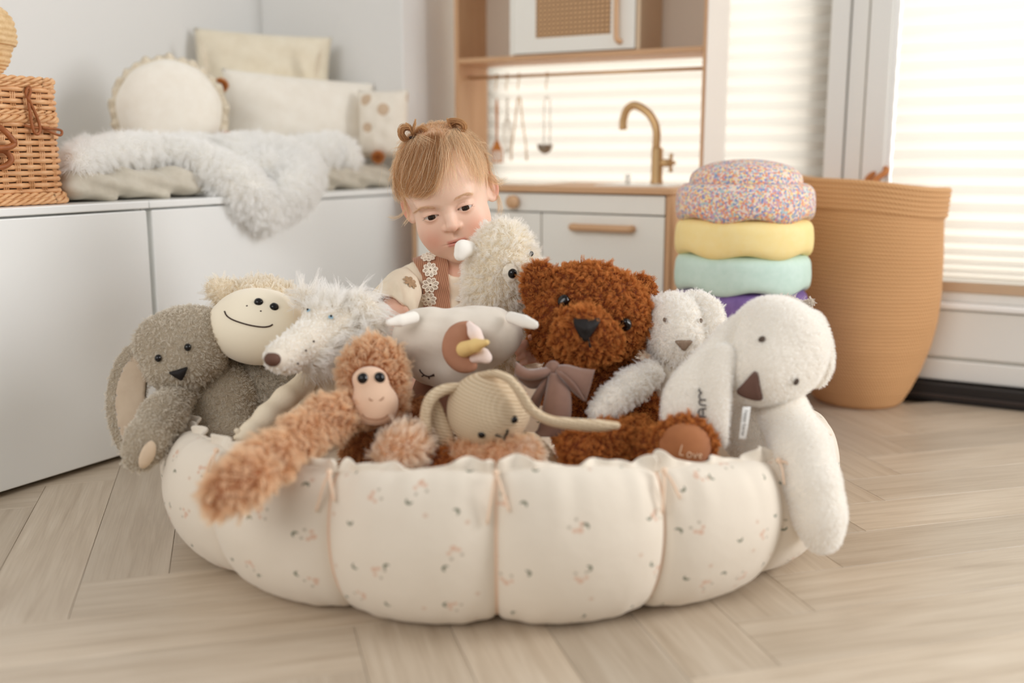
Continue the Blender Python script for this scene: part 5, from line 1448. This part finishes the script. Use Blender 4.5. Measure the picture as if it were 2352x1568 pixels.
# ================================================================== CHILD
person = thing('person', 'toddler with two small pigtails in a rust corduroy pinafore leaning over the toys', 'person', c2w((-0.09, 1.75, 0.06)))
def rx(a): a = radians(a); return np.array([[1, 0, 0], [0, cos(a), -sin(a)], [0, sin(a), cos(a)]])
def ry(a): a = radians(a); return np.array([[cos(a), 0, sin(a)], [0, 1, 0], [-sin(a), 0, cos(a)]])
def rz(a): a = radians(a); return np.array([[cos(a), -sin(a), 0], [sin(a), cos(a), 0], [0, 0, 1]])
HR = rz(-2) @ ry(-15.5) @ rx(17)
EYE_MID = np.array([0, -0.080, -0.011])
HO = q(1029, 489, 1.60) - HR @ EYE_MID
def H2C(p): return HO + np.asarray(p) @ HR.T
def C2H(P): return (P - HO) @ HR
def loc(sh): return lambda P: sh(P)
EX_, EZ_, EYY = 0.0275, -0.0115, -0.0655
def head_local(p, ears=True):
    x, y, z = p[:, 0], p[:, 1], p[:, 2]; ax = np.abs(x)
    ps = np.stack([ax, y, z], -1)
    d = ellm((0, 0.012, 0.026), (0.0685, 0.085, 0.0755))(p)
    d = smin(d, ellm((0, -0.020, -0.030), (0.0560, 0.060, 0.068))(p), 0.028)
    d = smin(d, ellm((0, -0.034, 0.034), (0.054, 0.048, 0.044))(p), 0.03)
    d = smin(d, ellm((0.030, -0.048, -0.046), (0.028, 0.029, 0.030))(ps), 0.022)      # cheeks
    d = smin(d, ellm((0.022, -0.050, -0.070), (0.022, 0.022, 0.020))(ps), 0.020)      # jowls
    d = smin(d, ellm((0, -0.060, -0.089), (0.020, 0.016, 0.015))(p), 0.018)           # chin
    d = smin(d, ellm((0.024, -0.0695, 0.0085), (0.020, 0.010, 0.007))(ps), 0.012)     # brow
    # eye hollow, lids
    d = -smin(-d, ellm((0.0250, -0.0865, -0.0085), (0.013, 0.010, 0.0085))(ps), 0.012)
    e = ps - np.array([EX_, EYY, EZ_])
    d = smin(d, np.linalg.norm(e, axis=-1) - 0.0143, 0.0035)
    # nose
    d = -smin(-d, np.sqrt((e[:, 0] / 0.0130) ** 2 + ((e[:, 1] + 0.0135) / 0.004) ** 2 + ((e[:, 2] - 0.0088 + 22 * e[:, 0] ** 2) / 0.0008) ** 2) * 0.0008 - 0.0008, 0.0012)
    d = smin(d, Km([(0, -0.0735, -0.004, 0.0060), (0, -0.0815, -0.020, 0.0066), (0, -0.0870, -0.0315, 0.0092)], 0.004)(p), 0.007)
    d = smin(d, ellm((0.0100, -0.0800, -0.0345), (0.0062, 0.0072, 0.0056))(ps), 0.0035)
    d = -smin(-d, ellm((0.0052, -0.0850, -0.0405), (0.0026, 0.0034, 0.0022))(ps), 0.002)
    # mouth: fuller muzzle, philtrum, lips
    d = smin(d, ellm((0, -0.066, -0.058), (0.024, 0.014, 0.017))(p), 0.014)
    d = -smin(-d, ellm((0, -0.0825, -0.0485), (0.0022, 0.003, 0.006))(p), 0.004)
    zc = -0.0605 - 0.05 * ax * 0.6
    lu = np.sqrt(((ax) / 0.0165) ** 2 + ((y + 0.0775 - 5 * ax ** 2) / 0.0048) ** 2 + ((z - zc - 0.0034 + 0.10 * ax) / 0.0042) ** 2)
    d = smin(d, (lu - 1) * 0.0038, 0.0035)
    ll = np.sqrt(((ax) / 0.0135) ** 2 + ((y + 0.0765 - 5 * ax ** 2) / 0.0050) ** 2 + ((z - zc + 0.0045 - 0.10 * ax) / 0.0045) ** 2)
    d = smin(d, (ll - 1) * 0.0040, 0.0035)
    gr = np.sqrt((ax / 0.0175) ** 2 + ((y + 0.0825) / 0.0050) ** 2 + ((z - zc) / 0.0009) ** 2)
    d = -smin(-d, (gr - 1) * 0.0009, 0.0014)
    # eye openings
    el = np.degrees(np.arctan2(e[:, 2], -e[:, 1])); w = np.clip(1 - (e[:, 0] / 0.0128) ** 2, 0, None)
    hi = 19 * w ** 0.7 - 3; lo = -17 * w ** 0.8 - 3
    g = np.maximum(el - hi, lo - el) * (0.0142 * pi / 180)
    carve = np.maximum(np.maximum(g, np.linalg.norm(e, axis=-1) - 0.018), np.maximum(e[:, 1], np.abs(e[:, 0]) - 0.0130))
    d = -smin(-d, carve, 0.0008)
    if ears:
        o = ps - np.array([0.0690, 0.006, -0.016])
        # tilt the ear so its rim stands off the head
        a = radians(50); ox = o[:, 0] * cos(a) + o[:, 1] * -sin(a); oy = o[:, 0] * sin(a) + o[:, 1] * cos(a); oz = o[:, 2]
        er = np.sqrt((ox / 0.0065) ** 2 + (oy / 0.0165) ** 2 + ((oz) / 0.0265) ** 2); de = (er - 1) * 0.0062
        bowl = np.sqrt(((ox - 0.0045) / 0.0072) ** 2 + ((oy + 0.001) / 0.0118) ** 2 + ((oz - 0.002) / 0.0200) ** 2)
        de = -smin(-de, (bowl - 1) * 0.005, 0.003)
        ant = np.sqrt(((ox + 0.001) / 0.0030) ** 2 + ((oy - 0.005) / 0.0030) ** 2 + ((oz - 0.001) / 0.011) ** 2)
        de = smin(de, (ant - 1) * 0.003, 0.002)
        d = smin(d, de, 0.005)
    return d
lo_, hi_ = np.array([-0.095, -0.105, -0.125]), np.array([0.095, 0.11, 0.115])
cor = H2C(np.array([(x, y, z) for x in (lo_[0], hi_[0]) for y in (lo_[1], hi_[1]) for z in (lo_[2], hi_[2])]))
head_sh = Sh(lambda P: head_local(C2H(P)), cor.min(0), cor.max(0))
neckA = H2C((0, 0.018, -0.070)); neckB = q(1050, 616, 1.785)
def mtr(p, r): return (*p, r)
neck = Km([mtr(neckA, 0.036), mtr(neckB, 0.032)])
full_head = Sh(lambda P: smin(head_sh(P), neck(P), 0.012), head_sh.lo, head_sh.hi)
Vh, Fh = nets(full_head, 0.00125)
# rest of the body, hidden mostly by clothes and toys
def arm_pts(L): return K(L, k=0.012)
armL = arm_pts([(955, 640, 1.745, 34), (918, 690, 1.70, 33), (903, 735, 1.645, 31), (925, 790, 1.545, 26), (950, 815, 1.515, 21)])
armR = arm_pts([(1135, 640, 1.755, 34), (1188, 700, 1.72, 33), (1236, 770, 1.66, 30), (1246, 800, 1.58, 26), (1240, 815, 1.505, 20)])
def hand(wx, wy, y, tips, thumb, s=1.0):
    sh_ = [E(wx, wy, y, 20, 21, 12)]
    for (a, b, c) in tips:
        sh_.append(K([a, b, c], k=0.003))
    sh_.append(K(thumb, k=0.003))
    return U(*sh_, k=0.004)
handR = hand(1228, 812, 1.49,
   [((1222, 797, 1.485, 8.5), (1206, 788, 1.470, 8), (1194, 794, 1.462, 6.8)), ((1218, 806, 1.482, 8.5), (1198, 802, 1.466, 8), (1188, 809, 1.458, 6.8)),
    ((1218, 817, 1.482, 8.2), (1200, 817, 1.466, 7.6), (1190, 823, 1.460, 6.5)), ((1221, 828, 1.484, 7.4), (1206, 831, 1.470, 6.8), (1197, 836, 1.464, 5.8))],
   [(1236, 800, 1.485, 9.5), (1232, 782, 1.470, 8.6), (1218, 774, 1.460, 7.2)])
handL = hand(962, 822, 1.508,
   [((968, 812, 1.50, 8.2), (984, 806, 1.495, 7.6), (996, 811, 1.495, 6.5)), ((970, 820, 1.50, 8.2), (988, 818, 1.495, 7.6), (1000, 823, 1.495, 6.5)),
    ((970, 828, 1.50, 8), (986, 829, 1.495, 7.4), (998, 834, 1.495, 6.4)), ((967, 836, 1.50, 7.2), (980, 840, 1.496, 6.6), (990, 844, 1.496, 5.6))],
   [(955, 808, 1.50, 9), (960, 794, 1.49, 8.4), (972, 788, 1.488, 7)])
trunk = U(E(1046, 730, 1.785, 84, 112, 62), K([(968, 640, 1.75, 32), (1046, 628, 1.765, 42), (1125, 640, 1.76, 32)], k=0.02), E(1046, 830, 1.78, 88, 60, 66), k=0.03)
legs = U(K([(1010, 850, 1.77, 52), (985, 905, 1.66, 46), (990, 935, 1.74, 36), (1000, 940, 1.84, 24)], k=0.02), K([(1085, 850, 1.77, 52), (1110, 905, 1.66, 46), (1105, 935, 1.74, 36), (1095, 940, 1.84, 24)], k=0.02), k=0.02)
body_sh = U(neck, trunk, armL, armR, handR, handL, legs, k=0.010)
Vb, Fb = nets(body_sh, 0.0024)
def skin_material():
    m, t, b = new_mat('child_skin')
    at = t.add('ShaderNodeAttribute', attribute_name='blush'); sep = t.add('ShaderNodeSeparateColor'); t.link(at.outputs['Color'], sep.inputs[0])
    c = t.mix(noise(t, 60, 3), S(238, 204, 182), S(234, 197, 174))
    c = t.mix(sep.outputs[0], c, S(222, 148, 124)); c = t.mix(sep.outputs[1], c, S(206, 126, 112))
    t.link(c, b.inputs['Base Color']); b.inputs['Roughness'].default_value = 0.48
    b.inputs['Subsurface Weight'].default_value = 0.25; b.inputs['Subsurface Radius'].default_value = (0.010, 0.004, 0.0025); b.inputs['Subsurface Scale'].default_value = 0.5
    b.inputs['Specular IOR Level'].default_value = 0.35
    bump(t, b, noise(t, 900, 2), 0.06, 0.0004)
    return m
M_skin = skin_material()
body = obj('body', c2w(np.concatenate([Vh, Vb])), np.concatenate([Fh, Fb + len(Vh)]), M_skin, person)
lc = C2H(np.concatenate([Vh, Vb])); ax_ = np.abs(lc[:, 0]); isb = np.arange(len(lc)) >= len(Vh)
bl = 0.55 * np.exp(-(((ax_ - 0.036) / 0.022) ** 2 + ((lc[:, 2] + 0.050) / 0.023) ** 2)) * (lc[:, 1] < -0.02)
bl += 0.30 * np.exp(-((lc[:, 0] / 0.010) ** 2 + ((lc[:, 2] + 0.034) / 0.009) ** 2)) * (lc[:, 1] < -0.07)
bl += 0.7 * np.clip((ax_ - 0.070) / 0.008, 0, 1) * (np.abs(lc[:, 2] + 0.016) < 0.03)
bl += 0.35 * np.exp(-(((ax_ - EX_) / 0.014) ** 2 + ((lc[:, 2] - EZ_) / 0.008) ** 2)) * (lc[:, 1] < -0.05)
zc = -0.0605 - 0.03 * ax_
lip = np.exp(-((np.clip(np.abs(lc[:, 2] - zc) - 0.0035, 0, None) / 0.0022) ** 2)) * np.clip((0.0175 - ax_) / 0.004, 0, 1) * (lc[:, 1] < -0.072) * 0.8
bl[isb] = 0.28; lip[isb] = 0
ca = body.data.color_attributes.new('blush', 'FLOAT_COLOR', 'POINT')
cd = np.zeros((len(lc), 4), np.float32); cd[:, 0] = np.clip(bl, 0, 1); cd[:, 1] = np.clip(lip, 0, 1); cd[:, 3] = 1
ca.data.foreach_set('color', cd.ravel())
# eyes
M_sclera = plain('eye_white', S(226, 216, 208), 0.2, spec=0.5); M_iris = plain('brown_iris', S(58, 36, 24), 0.12, spec=0.6); M_pupil = plain('pupil', S(10, 8, 8), 0.08, spec=0.6)
def cap(c, r, dirv, ang, n=24, rg=6):
    N = np.asarray(dirv, float); N /= np.linalg.norm(N); A = np.cross(N, (0, 0, 1.0)); A /= np.linalg.norm(A); B = np.cross(N, A); V = [c + N * r]; Fc = []
    for j in range(1, rg + 1):
        t_ = radians(ang) * j / rg
        for i in range(n):
            a = 2 * pi * i / n; V.append(c + r * (N * cos(t_) + (A * cos(a) + B * sin(a)) * sin(t_)))
    for i in range(n):
        k = (i + 1) % n; Fc.append((0, 1 + k, 1 + i))
        for j in range(rg - 1): Fc.append((1 + j * n + i, 1 + j * n + k, 1 + (j + 1) * n + k, 1 + (j + 1) * n + i))
    return np.array(V), Fc
for sg in (-1, 1):
    ec = np.array([sg * EX_, EYY, EZ_]); gz = (0.05, -1, -0.03)
    V, Fc = sphere(ec, 0.0128, 28, 18); eo = obj('eye', c2w(H2C(V)), Fc, M_sclera, body)
    V, Fc = cap(ec, 0.01295, gz, 28); obj('iris', c2w(H2C(V)), Fc, M_iris, eo)
    V, Fc = cap(ec, 0.01302, gz, 13); obj('pupil', c2w(H2C(V)), Fc, M_pupil, eo)

# ---- hair
M_hair = fur_mat('light_brown_hair', S(172, 128, 92), S(220, 182, 142), 0.5)
M_hair_d = fur_mat('brown_hair', S(128, 84, 54), S(172, 124, 84), 0.45)
M_hbase = plain('hair_scalp', S(222, 184, 154), 0.8, S(204, 164, 130), 60)
r_ = np.random.default_rng(5)
cap_sh = Sh(lambda P: head_local(C2H(P), False) - 0.0022, head_sh.lo - 0.004, head_sh.hi + 0.004)
def hits_v(sh, px, py, y0=1.35, steps=46):
    u = (px - 1176) / F_PX; v = -(py - 784) / F_PX
    D = AX_R * u[:, None] + AX_U * v[:, None] + AX_F; t = y0 / D[:, 1]
    best = np.full(len(px), 9.0); bt = t.copy()
    for _ in range(steps):
        d = sh(CAMC + D * t[:, None]); b = d < best; best = np.where(b, d, best); bt = np.where(b, t, bt)
        t = t + np.where(d > 2e-4, np.maximum(d * 0.85, 2e-4), 0)
        t = np.minimum(t, 1.85 / D[:, 1])
    return CAMC + D * bt[:, None], best
def hair_sheet(name, ga, gb, n, mat=None, jit=5, lift=(0.001, 0.004), rad=0.00016, m=9, band=(0, 1), ends=(0.75, 1.0), wav=1.0):
    gs = ga if gb is None else [ga, gb]
    G = np.array([spline([(a, b, 0) for a, b in g], 24)[:, :2] for g in gs])
    f = r_.uniform(*band, n) * (len(gs) - 1); fi = np.clip(f.astype(int), 0, len(gs) - 2); f = f - fi; tend = r_.uniform(*ends, n); t0 = r_.uniform(0, 0.22, n)
    tt = t0[:, None] + (tend - t0)[:, None] * np.linspace(0, 1, m)[None]
    idx = tt * 23; idx = np.minimum(idx, 22.999); i0 = np.clip(idx.astype(int), 0, 22); w = (idx - i0)[..., None]
    ga_, gb_ = fi[:, None], fi[:, None] + 1; PA = G[ga_, i0] * (1 - w) + G[ga_, i0 + 1] * w; PB = G[gb_, i0] * (1 - w) + G[gb_, i0 + 1] * w
    P = PA * (1 - f[:, None, None]) + PB * f[:, None, None]
    P = P + r_.normal(size=(n, 1, 2)) * jit + np.cumsum(r_.normal(size=(n, m, 2)) * jit * 0.14 * wav, 1) * np.linspace(0.2, 1, m)[None, :, None]
    pos, res = hits_v(cap_sh, P[..., 0].ravel(), P[..., 1].ravel())
    g = grad(cap_sh, pos); lf = r_.uniform(*lift, (n, 1)) * np.sin(np.linspace(0.5, 2.6, m))[None]
    pos = pos + g * lf.reshape(-1, 1)
    rd = rad * r_.uniform(0.7, 1.3, (n, 1)) * np.linspace(1, 0.5, m)[None]
    return curves_obj(name, pos.reshape(n, m, 3), rd, mat or M_hair, body)
# scalp skin of short hair
def scalp_mask(P):
    p = C2H(P) - np.array([0, 0.012, 0.02]); n = p / (np.linalg.norm(p, axis=-1, keepdims=True) + 1e-9)
    az = np.degrees(np.abs(np.arctan2(n[:, 0], -n[:, 1]))); el = np.degrees(np.arcsin(np.clip(n[:, 2], -1, 1)))
    return el > np.interp(az, [0, 30, 55, 75, 92, 110, 180], [50, 44, 30, 14, 6, -28, -36])
Vc, Fc_ = nets(cap_sh, 0.003)
ok_ = scalp_mask(Vc); Fc_ = Fc_[ok_[Fc_].all(1)]
used = np.unique(Fc_); rm = np.full(len(Vc), -1); rm[used] = np.arange(len(used))
hair = obj('hair', c2w(Vc[used]), rm[Fc_], M_hbase, body)
SHAPES[hair.name] = (cap_sh, Vc[used], rm[Fc_])
fur(hair, 2600, 0.013, M_hair, (0.0, 1.3, -0.9), 0.3, clump=14, rad=0.00016, seed=6, pts=5, name='fine_hair', mask=lambda P: C2H(P)[:, 1] > -0.01)
GD = [[(940, 325), (922, 358), (911, 400), (910, 440), (920, 466)], [(950, 318), (935, 352), (922, 398), (920, 434), (930, 458)], [(968, 312), (957, 350), (941, 402), (931, 434), (938, 448)],
      [(988, 307), (985, 350), (970, 405), (952, 438), (944, 447)], [(1004, 304), (1008, 350), (1002, 405), (986, 441), (960, 453)], [(1016, 303), (1022, 345), (1022, 388), (1018, 420), (1022, 436)],
      [(1028, 301), (1040, 335), (1050, 372), (1062, 402), (1078, 420)], [(1040, 299), (1062, 325), (1078, 358), (1090, 392), (1098, 418)], [(1048, 298), (1080, 325), (1099, 360), (1110, 395), (1116, 428)], [(1052, 298), (1092, 328), (1112, 364), (1124, 398), (1132, 428)]]
hair_sheet('swept_fringe', GD, None, 1150, jit=4, band=(0.0, 0.5), ends=(0.7, 1.02), wav=2.2)
hair_sheet('swept_fringe', GD, None, 520, M_hair_d, jit=4, band=(0.06, 0.47), ends=(0.7, 1.02), lift=(0.002, 0.006), wav=2.2)
hair_sheet('fringe_wisp', GD, None, 380, jit=5, band=(0.44, 0.82), ends=(0.3, 1.02), lift=(0.001, 0.005), wav=3)
hair_sheet('side_lock', GD, None, 620, jit=4, band=(0.76, 1.0), ends=(0.6, 1.02), wav=3)
hair_sheet('flyaway', GD, None, 130, jit=9, ends=(0.4, 1.02), lift=(0.004, 0.011), wav=2)
hair_sheet('drawn_up_hair', [(924, 372), (932, 345), (946, 320)], [(1012, 336), (985, 322), (956, 312)], 500, jit=3, rad=0.00018)
hair_sheet('drawn_up_hair', [(1010, 338), (1026, 314), (1042, 298)], [(1100, 346), (1076, 316), (1050, 296)], 600, jit=3, rad=0.00018)
def free_strand(name, pts, y, n, jit=2.5, mat=None, rad=0.00016):
    m = 12; S0 = spline([(a, b, y) for a, b in pts], m); L_ = []
    for i in range(n):
        o = r_.normal(size=2) * jit; dz = r_.normal() * 0.004
        L_.append([q(a + o[0] * (0.3 + k / m), b + o[1] * (0.3 + k / m), c + dz * (0.3 + k / m)) for k, (a, b, c) in enumerate(S0)])
    L_ = np.array(L_); rd = np.full(L_.shape[:2], rad) * np.linspace(1, 0.5, m)[None]
    return curves_obj(name, L_, rd, mat or M_hair, body)
free_strand('loose_wisp', [(925, 440), (930, 468), (926, 490), (908, 500), (893, 498)], 1.655, 22, 2)
free_strand('loose_wisp', [(927, 450), (935, 480), (938, 500), (928, 515)], 1.65, 22, 3)
free_strand('loose_wisp', [(1105, 398), (1122, 412), (1142, 420), (1160, 413)], 1.665, 40, 4)
free_strand('loose_wisp', [(1098, 385), (1118, 402), (1136, 408), (1150, 420)], 1.665, 40, 4)
free_strand('loose_wisp', [(1130, 425), (1142, 450), (1148, 475), (1146, 490)], 1.69, 40, 4)
free_strand('loose_wisp', [(945, 345), (928, 352), (912, 362), (905, 372)], 1.67, 22, 3)
def pigtail(name, loops, y, n):
    L_ = []; m = 16
    for pts in loops:
        S0 = spline([(a, b, 0) for a, b in pts], m)
        for i in range(n):
            sc = r_.uniform(0.72, 1.08); dz = r_.normal() * 0.006; c0 = S0[0]; o = r_.normal(size=2) * 1.2
            w = np.sin(np.linspace(0, pi, m))
            L_.append([q(c0[0] + (a - c0[0]) * sc + o[0], c0[1] + (b - c0[1]) * sc + o[1], y + dz * w[k]) for k, (a, b, _) in enumerate(S0)])
    L_ = np.array(L_); rd = np.full(L_.shape[:2], 0.00022)
    return curves_obj(name, L_, rd, M_hair_d, body)
pL, _ = hits_v(cap_sh, np.array([951.]), np.array([318.])); pR, _ = hits_v(cap_sh, np.array([1044.]), np.array([300.]))
pigtail('pigtail', [[(951, 316), (932, 318), (920, 304), (926, 292), (940, 294), (949, 308)], [(950, 316), (926, 322), (916, 306), (922, 290), (942, 290), (951, 310)],
                    [(951, 316), (948, 298), (952, 284), (954, 276)], [(951, 316), (960, 296), (970, 290), (980, 298), (978, 306)], [(951, 316), (944, 298), (938, 288), (934, 284)]], pL[0, 1] + 0.004, 90)
pigtail('pigtail', [[(1042, 300), (1034, 284), (1030, 276), (1044, 274), (1062, 278), (1070, 290), (1062, 304), (1048, 302)], [(1042, 300), (1038, 286), (1052, 280), (1066, 286), (1066, 300), (1050, 304)],
                    [(1042, 300), (1032, 286), (1028, 274)]], pR[0, 1] + 0.006, 120)
M_band = plain('dark_hair_band', S(52, 36, 30), 0.6)
for (a, b), yy in (((950, 317), pL[0, 1]), ((1043, 301), pR[0, 1])):
    c = q(a, b, yy + 0.003); obj('hair_band', *tube(c2w(np.array([c + np.array([0.0055 * cos(k), 0.0055 * sin(k), 0.0008 * sin(2 * k)]) for k in np.linspace(0, 2 * pi, 16, endpoint=False)])), 0.0022, 8, closed=True), M_band, body)
# brows and lashes
def brow(pts, n=110):
    S0 = spline([(a, b, 0) for a, b in pts], 30); i = r_.integers(0, 29, n); P0 = S0[i][:, :2] + r_.normal(size=(n, 2)) * (0.8, 1.6)
    dr = (S0[np.minimum(i + 1, 29)] - S0[i])[:, :2]; dr /= np.linalg.norm(dr, axis=1)[:, None]
    L_ = []
    face = Sh(lambda P: head_local(C2H(P), False), head_sh.lo, head_sh.hi)
    pos = []
    for k in range(4):
        p, _ = hits_v(face, P0[:, 0] + dr[:, 0] * 3.2 * k, P0[:, 1] + dr[:, 1] * 3.2 * k - 0.25 * k); g = grad(face, p); pos.append(p + g * 0.0003 * k)
    pos = np.stack(pos, 1); curves_obj('eyebrow', pos, np.full(pos.shape[:2], 0.00009), M_hair, body)
brow([(1001, 478), (985, 476), (968, 478), (955, 486)])
brow([(1043, 459), (1055, 452), (1067, 447), (1079, 446)])
for sg in (-1, 1):
    L_ = []
    for u in np.linspace(-0.92, 0.95, 30):
        xx = u * 0.0120; w = 1 - (xx / 0.0128) ** 2; el = radians(19 * w ** 0.7 - 3); ec = np.array([sg * EX_, EYY, EZ_])
        rr_ = sqrt(max(1e-8, 0.0142 ** 2 - xx * xx)); p0 = ec + np.array([sg * xx, -rr_ * cos(el), rr_ * sin(el)])
        o = np.array([sg * xx * 0.35, -0.0036, -0.0012]) * r_.uniform(0.8, 1.2)
        L_.append([H2C(p0 + o * k / 3 + np.array([0, 0, -0.0006 * k * (3 - k)])) for k in range(4)])
    L_ = np.array(L_); curves_obj('eyelashes', L_, np.full(L_.shape[:2], 0.00010) * np.linspace(1, 0.4, 4), plain('lash', S(46, 30, 22), 0.6), body)

# ---- clothes
M_shirt = linen('oatmeal_linen', S(232, 220, 198), S(224, 210, 186))
def cord_material():
    m, t, b = new_mat('rust_corduroy')
    tc = t.add('ShaderNodeTexCoord'); mp = t.add('ShaderNodeMapping'); mp.inputs['Rotation'].default_value = (0, 0, -YAW); t.link(tc.outputs['Object'], mp.inputs[0])
    sx = t.add('ShaderNodeSeparateXYZ'); t.link(mp.outputs[0], sx.inputs[0])
    ph = t.math('MULTIPLY', t.math('SUBTRACT', sx.outputs[0], t.math('MULTIPLY', sx.outputs[2], -0.20)), 2 * pi / 0.0033)
    f = t.math('MULTIPLY_ADD', t.math('SINE', ph), 0.5, 0.5)
    t.link(t.mix(f, S(150, 98, 70), S(198, 146, 114)), b.inputs['Base Color']); b.inputs['Roughness'].default_value = 0.9; b.inputs['Sheen Weight'].default_value = 0.3
    bump(t, b, f, 0.8, 0.0012); return m
M_cord = cord_material()
shirt_s = U(E(1046, 735, 1.775, 96, 122, 72), K([(962, 636, 1.742, 36), (1046, 622, 1.762, 44), (1130, 636, 1.752, 36)], k=0.02), k=0.03)
shirt_s = DISP(shirt_s, lambda P: 0.0014 * wobble(P, 90, 3) - 0.001)
shirt_o = SUB(shirt_s, Km([mtr(H2C((0, 0.0, -0.05)), 0.034), mtr(q(1052, 596, 1.715), 0.034)]), 0.004)
blob('shirt', shirt_o, M_shirt, person, 0.003)
sl_o = K([(946, 636, 1.755, 30), (924, 664, 1.72, 40), (908, 692, 1.69, 46), (895, 718, 1.67, 50)], k=0.02)
sl_i = K([(945, 645, 1.745, 20), (920, 680, 1.70, 36), (900, 712, 1.677, 44), (880, 748, 1.655, 52)], k=0.02)
endp = q(906, 700, 1.68); endn = q(880, 745, 1.655) - q(925, 665, 1.705); endn /= np.linalg.norm(endn)
def sleeve_f(P):
    ruf = 0.0035 * np.sin(np.arctan2((P - endp) @ AX_F, (P - endp) @ AX_R) * 7) * np.clip(1 + ((P - endp) @ endn) / 0.03, 0, 1)
    o = sl_o(P) + ruf; d = np.maximum(o, -(o + 0.0065)); return np.maximum(d, (P - endp) @ endn - 0.008 + ruf)
slv = blob('sleeve', DISP(Sh(sleeve_f, sl_o.lo, sl_o.hi), lambda P: 0.0005 * wobble(P, 120, 6)), M_shirt, person, 0.002)
blob('sleeve', K([(1130, 632, 1.75, 36), (1165, 665, 1.74, 44), (1180, 690, 1.73, 44)], k=0.02), M_shirt, person, 0.004)
M_flw = plain('brown_print', S(160, 128, 96), 0.9, S(184, 156, 124), 300)
petal = lambda a: 0.58 + 0.42 * abs(cos(4 * a)) ** 0.6
patch('printed_flower', sl_o, 942, 648, 19, 19, M_flw, slv, bulge=0.02, lift=0.0022, n=48, rings=4, shape=petal)
patch('printed_flower', shirt_s, 1064, 690, 15, 15, M_flw, person.children[1], bulge=0.02, lift=0.002, n=48, rings=4, shape=petal)
def pin_f(P):
    x, y = pxy(P)
    lf = np.interp(y, [540, 560, 588, 635, 700, 760], [962, 956, 942, 970, 972, 966]); rt = np.interp(y, [540, 560, 592, 700, 760], [1004, 1012, 1028, 1034, 1040])
    side = np.maximum(lf - x, x - rt) * 0.0007
    d = shirt_s(P) - 0.0065
    return np.maximum(np.maximum(d, -(d + 0.009)), np.maximum(side, (y - 790) * 0.0007))
pin_sh = Sh(pin_f, shirt_s.lo - 0.009, shirt_s.hi + 0.009)
pin = blob('pinafore', pin_sh, M_cord, person, 0.0022, keep=None)
def pin2(P):
    x, y = pxy(P); d = shirt_s(P) - 0.0032
    side = np.maximum(np.interp(y, [560, 700], [1094, 1072]) - x, x - np.interp(y, [560, 700], [1150, 1140])) * 0.0007
    return np.maximum(np.maximum(d, -(d + 0.006)), np.maximum(side, (y - 790) * 0.0007))
blob('pinafore_strap', Sh(pin2, shirt_s.lo - 0.005, shirt_s.hi + 0.005), M_cord, pin, 0.003)
M_lace = plain('white_cotton_lace', S(240, 232, 216), 0.85, bscale=700, bstr=0.3)
def lace_flower(px, py, rp, sh, parent):
    h = hit(sh, px, py)
    if h is None: return
    p, nr = h; s = depth(p) / F_PX; R = AX_R - nr * np.dot(AX_R, nr); R /= np.linalg.norm(R); Up = np.cross(R, nr) * -1
    if np.dot(Up, AX_U) < 0: Up = -Up
    parts = []
    for k in range(8):
        a = 2 * pi * k / 8 + 0.2; d = R * cos(a) + Up * sin(a); w = -R * sin(a) + Up * cos(a); c = p + nr * 0.0022 + d * rp * 0.62 * s
        lp = [c + d * rp * 0.36 * s * cos(u) + w * rp * 0.24 * s * sin(u) for u in np.linspace(0, 2 * pi, 14, endpoint=False)]
        parts.append(tube(c2w(np.array(lp)), 1.7 * s, 6, closed=True)); parts.append(tube(c2w(np.array([c - d * rp * 0.3 * s, c + d * rp * 0.22 * s])), 1.0 * s, 5))
    lp = [p + nr * 0.0026 + (R * cos(u) + Up * sin(u)) * rp * 0.22 * s for u in np.linspace(0, 2 * pi, 12, endpoint=False)]
    parts.append(tube(c2w(np.array(lp)), 1.8 * s, 6, closed=True))
    obj('lace_flower', *merge(parts), M_lace, parent)
for a, b, r0 in ((978, 566, 14), (984, 592, 17), (988, 620, 17), (988, 653, 19), (985, 686, 18)): lace_flower(a, b, r0, pin_sh, pin)
M_but = plain('dark_red_button', S(92, 34, 26), 0.5)
patch('button', pin_sh, 1036, 697, 13, 8, M_but, pin, bulge=0.5, lift=0.001)
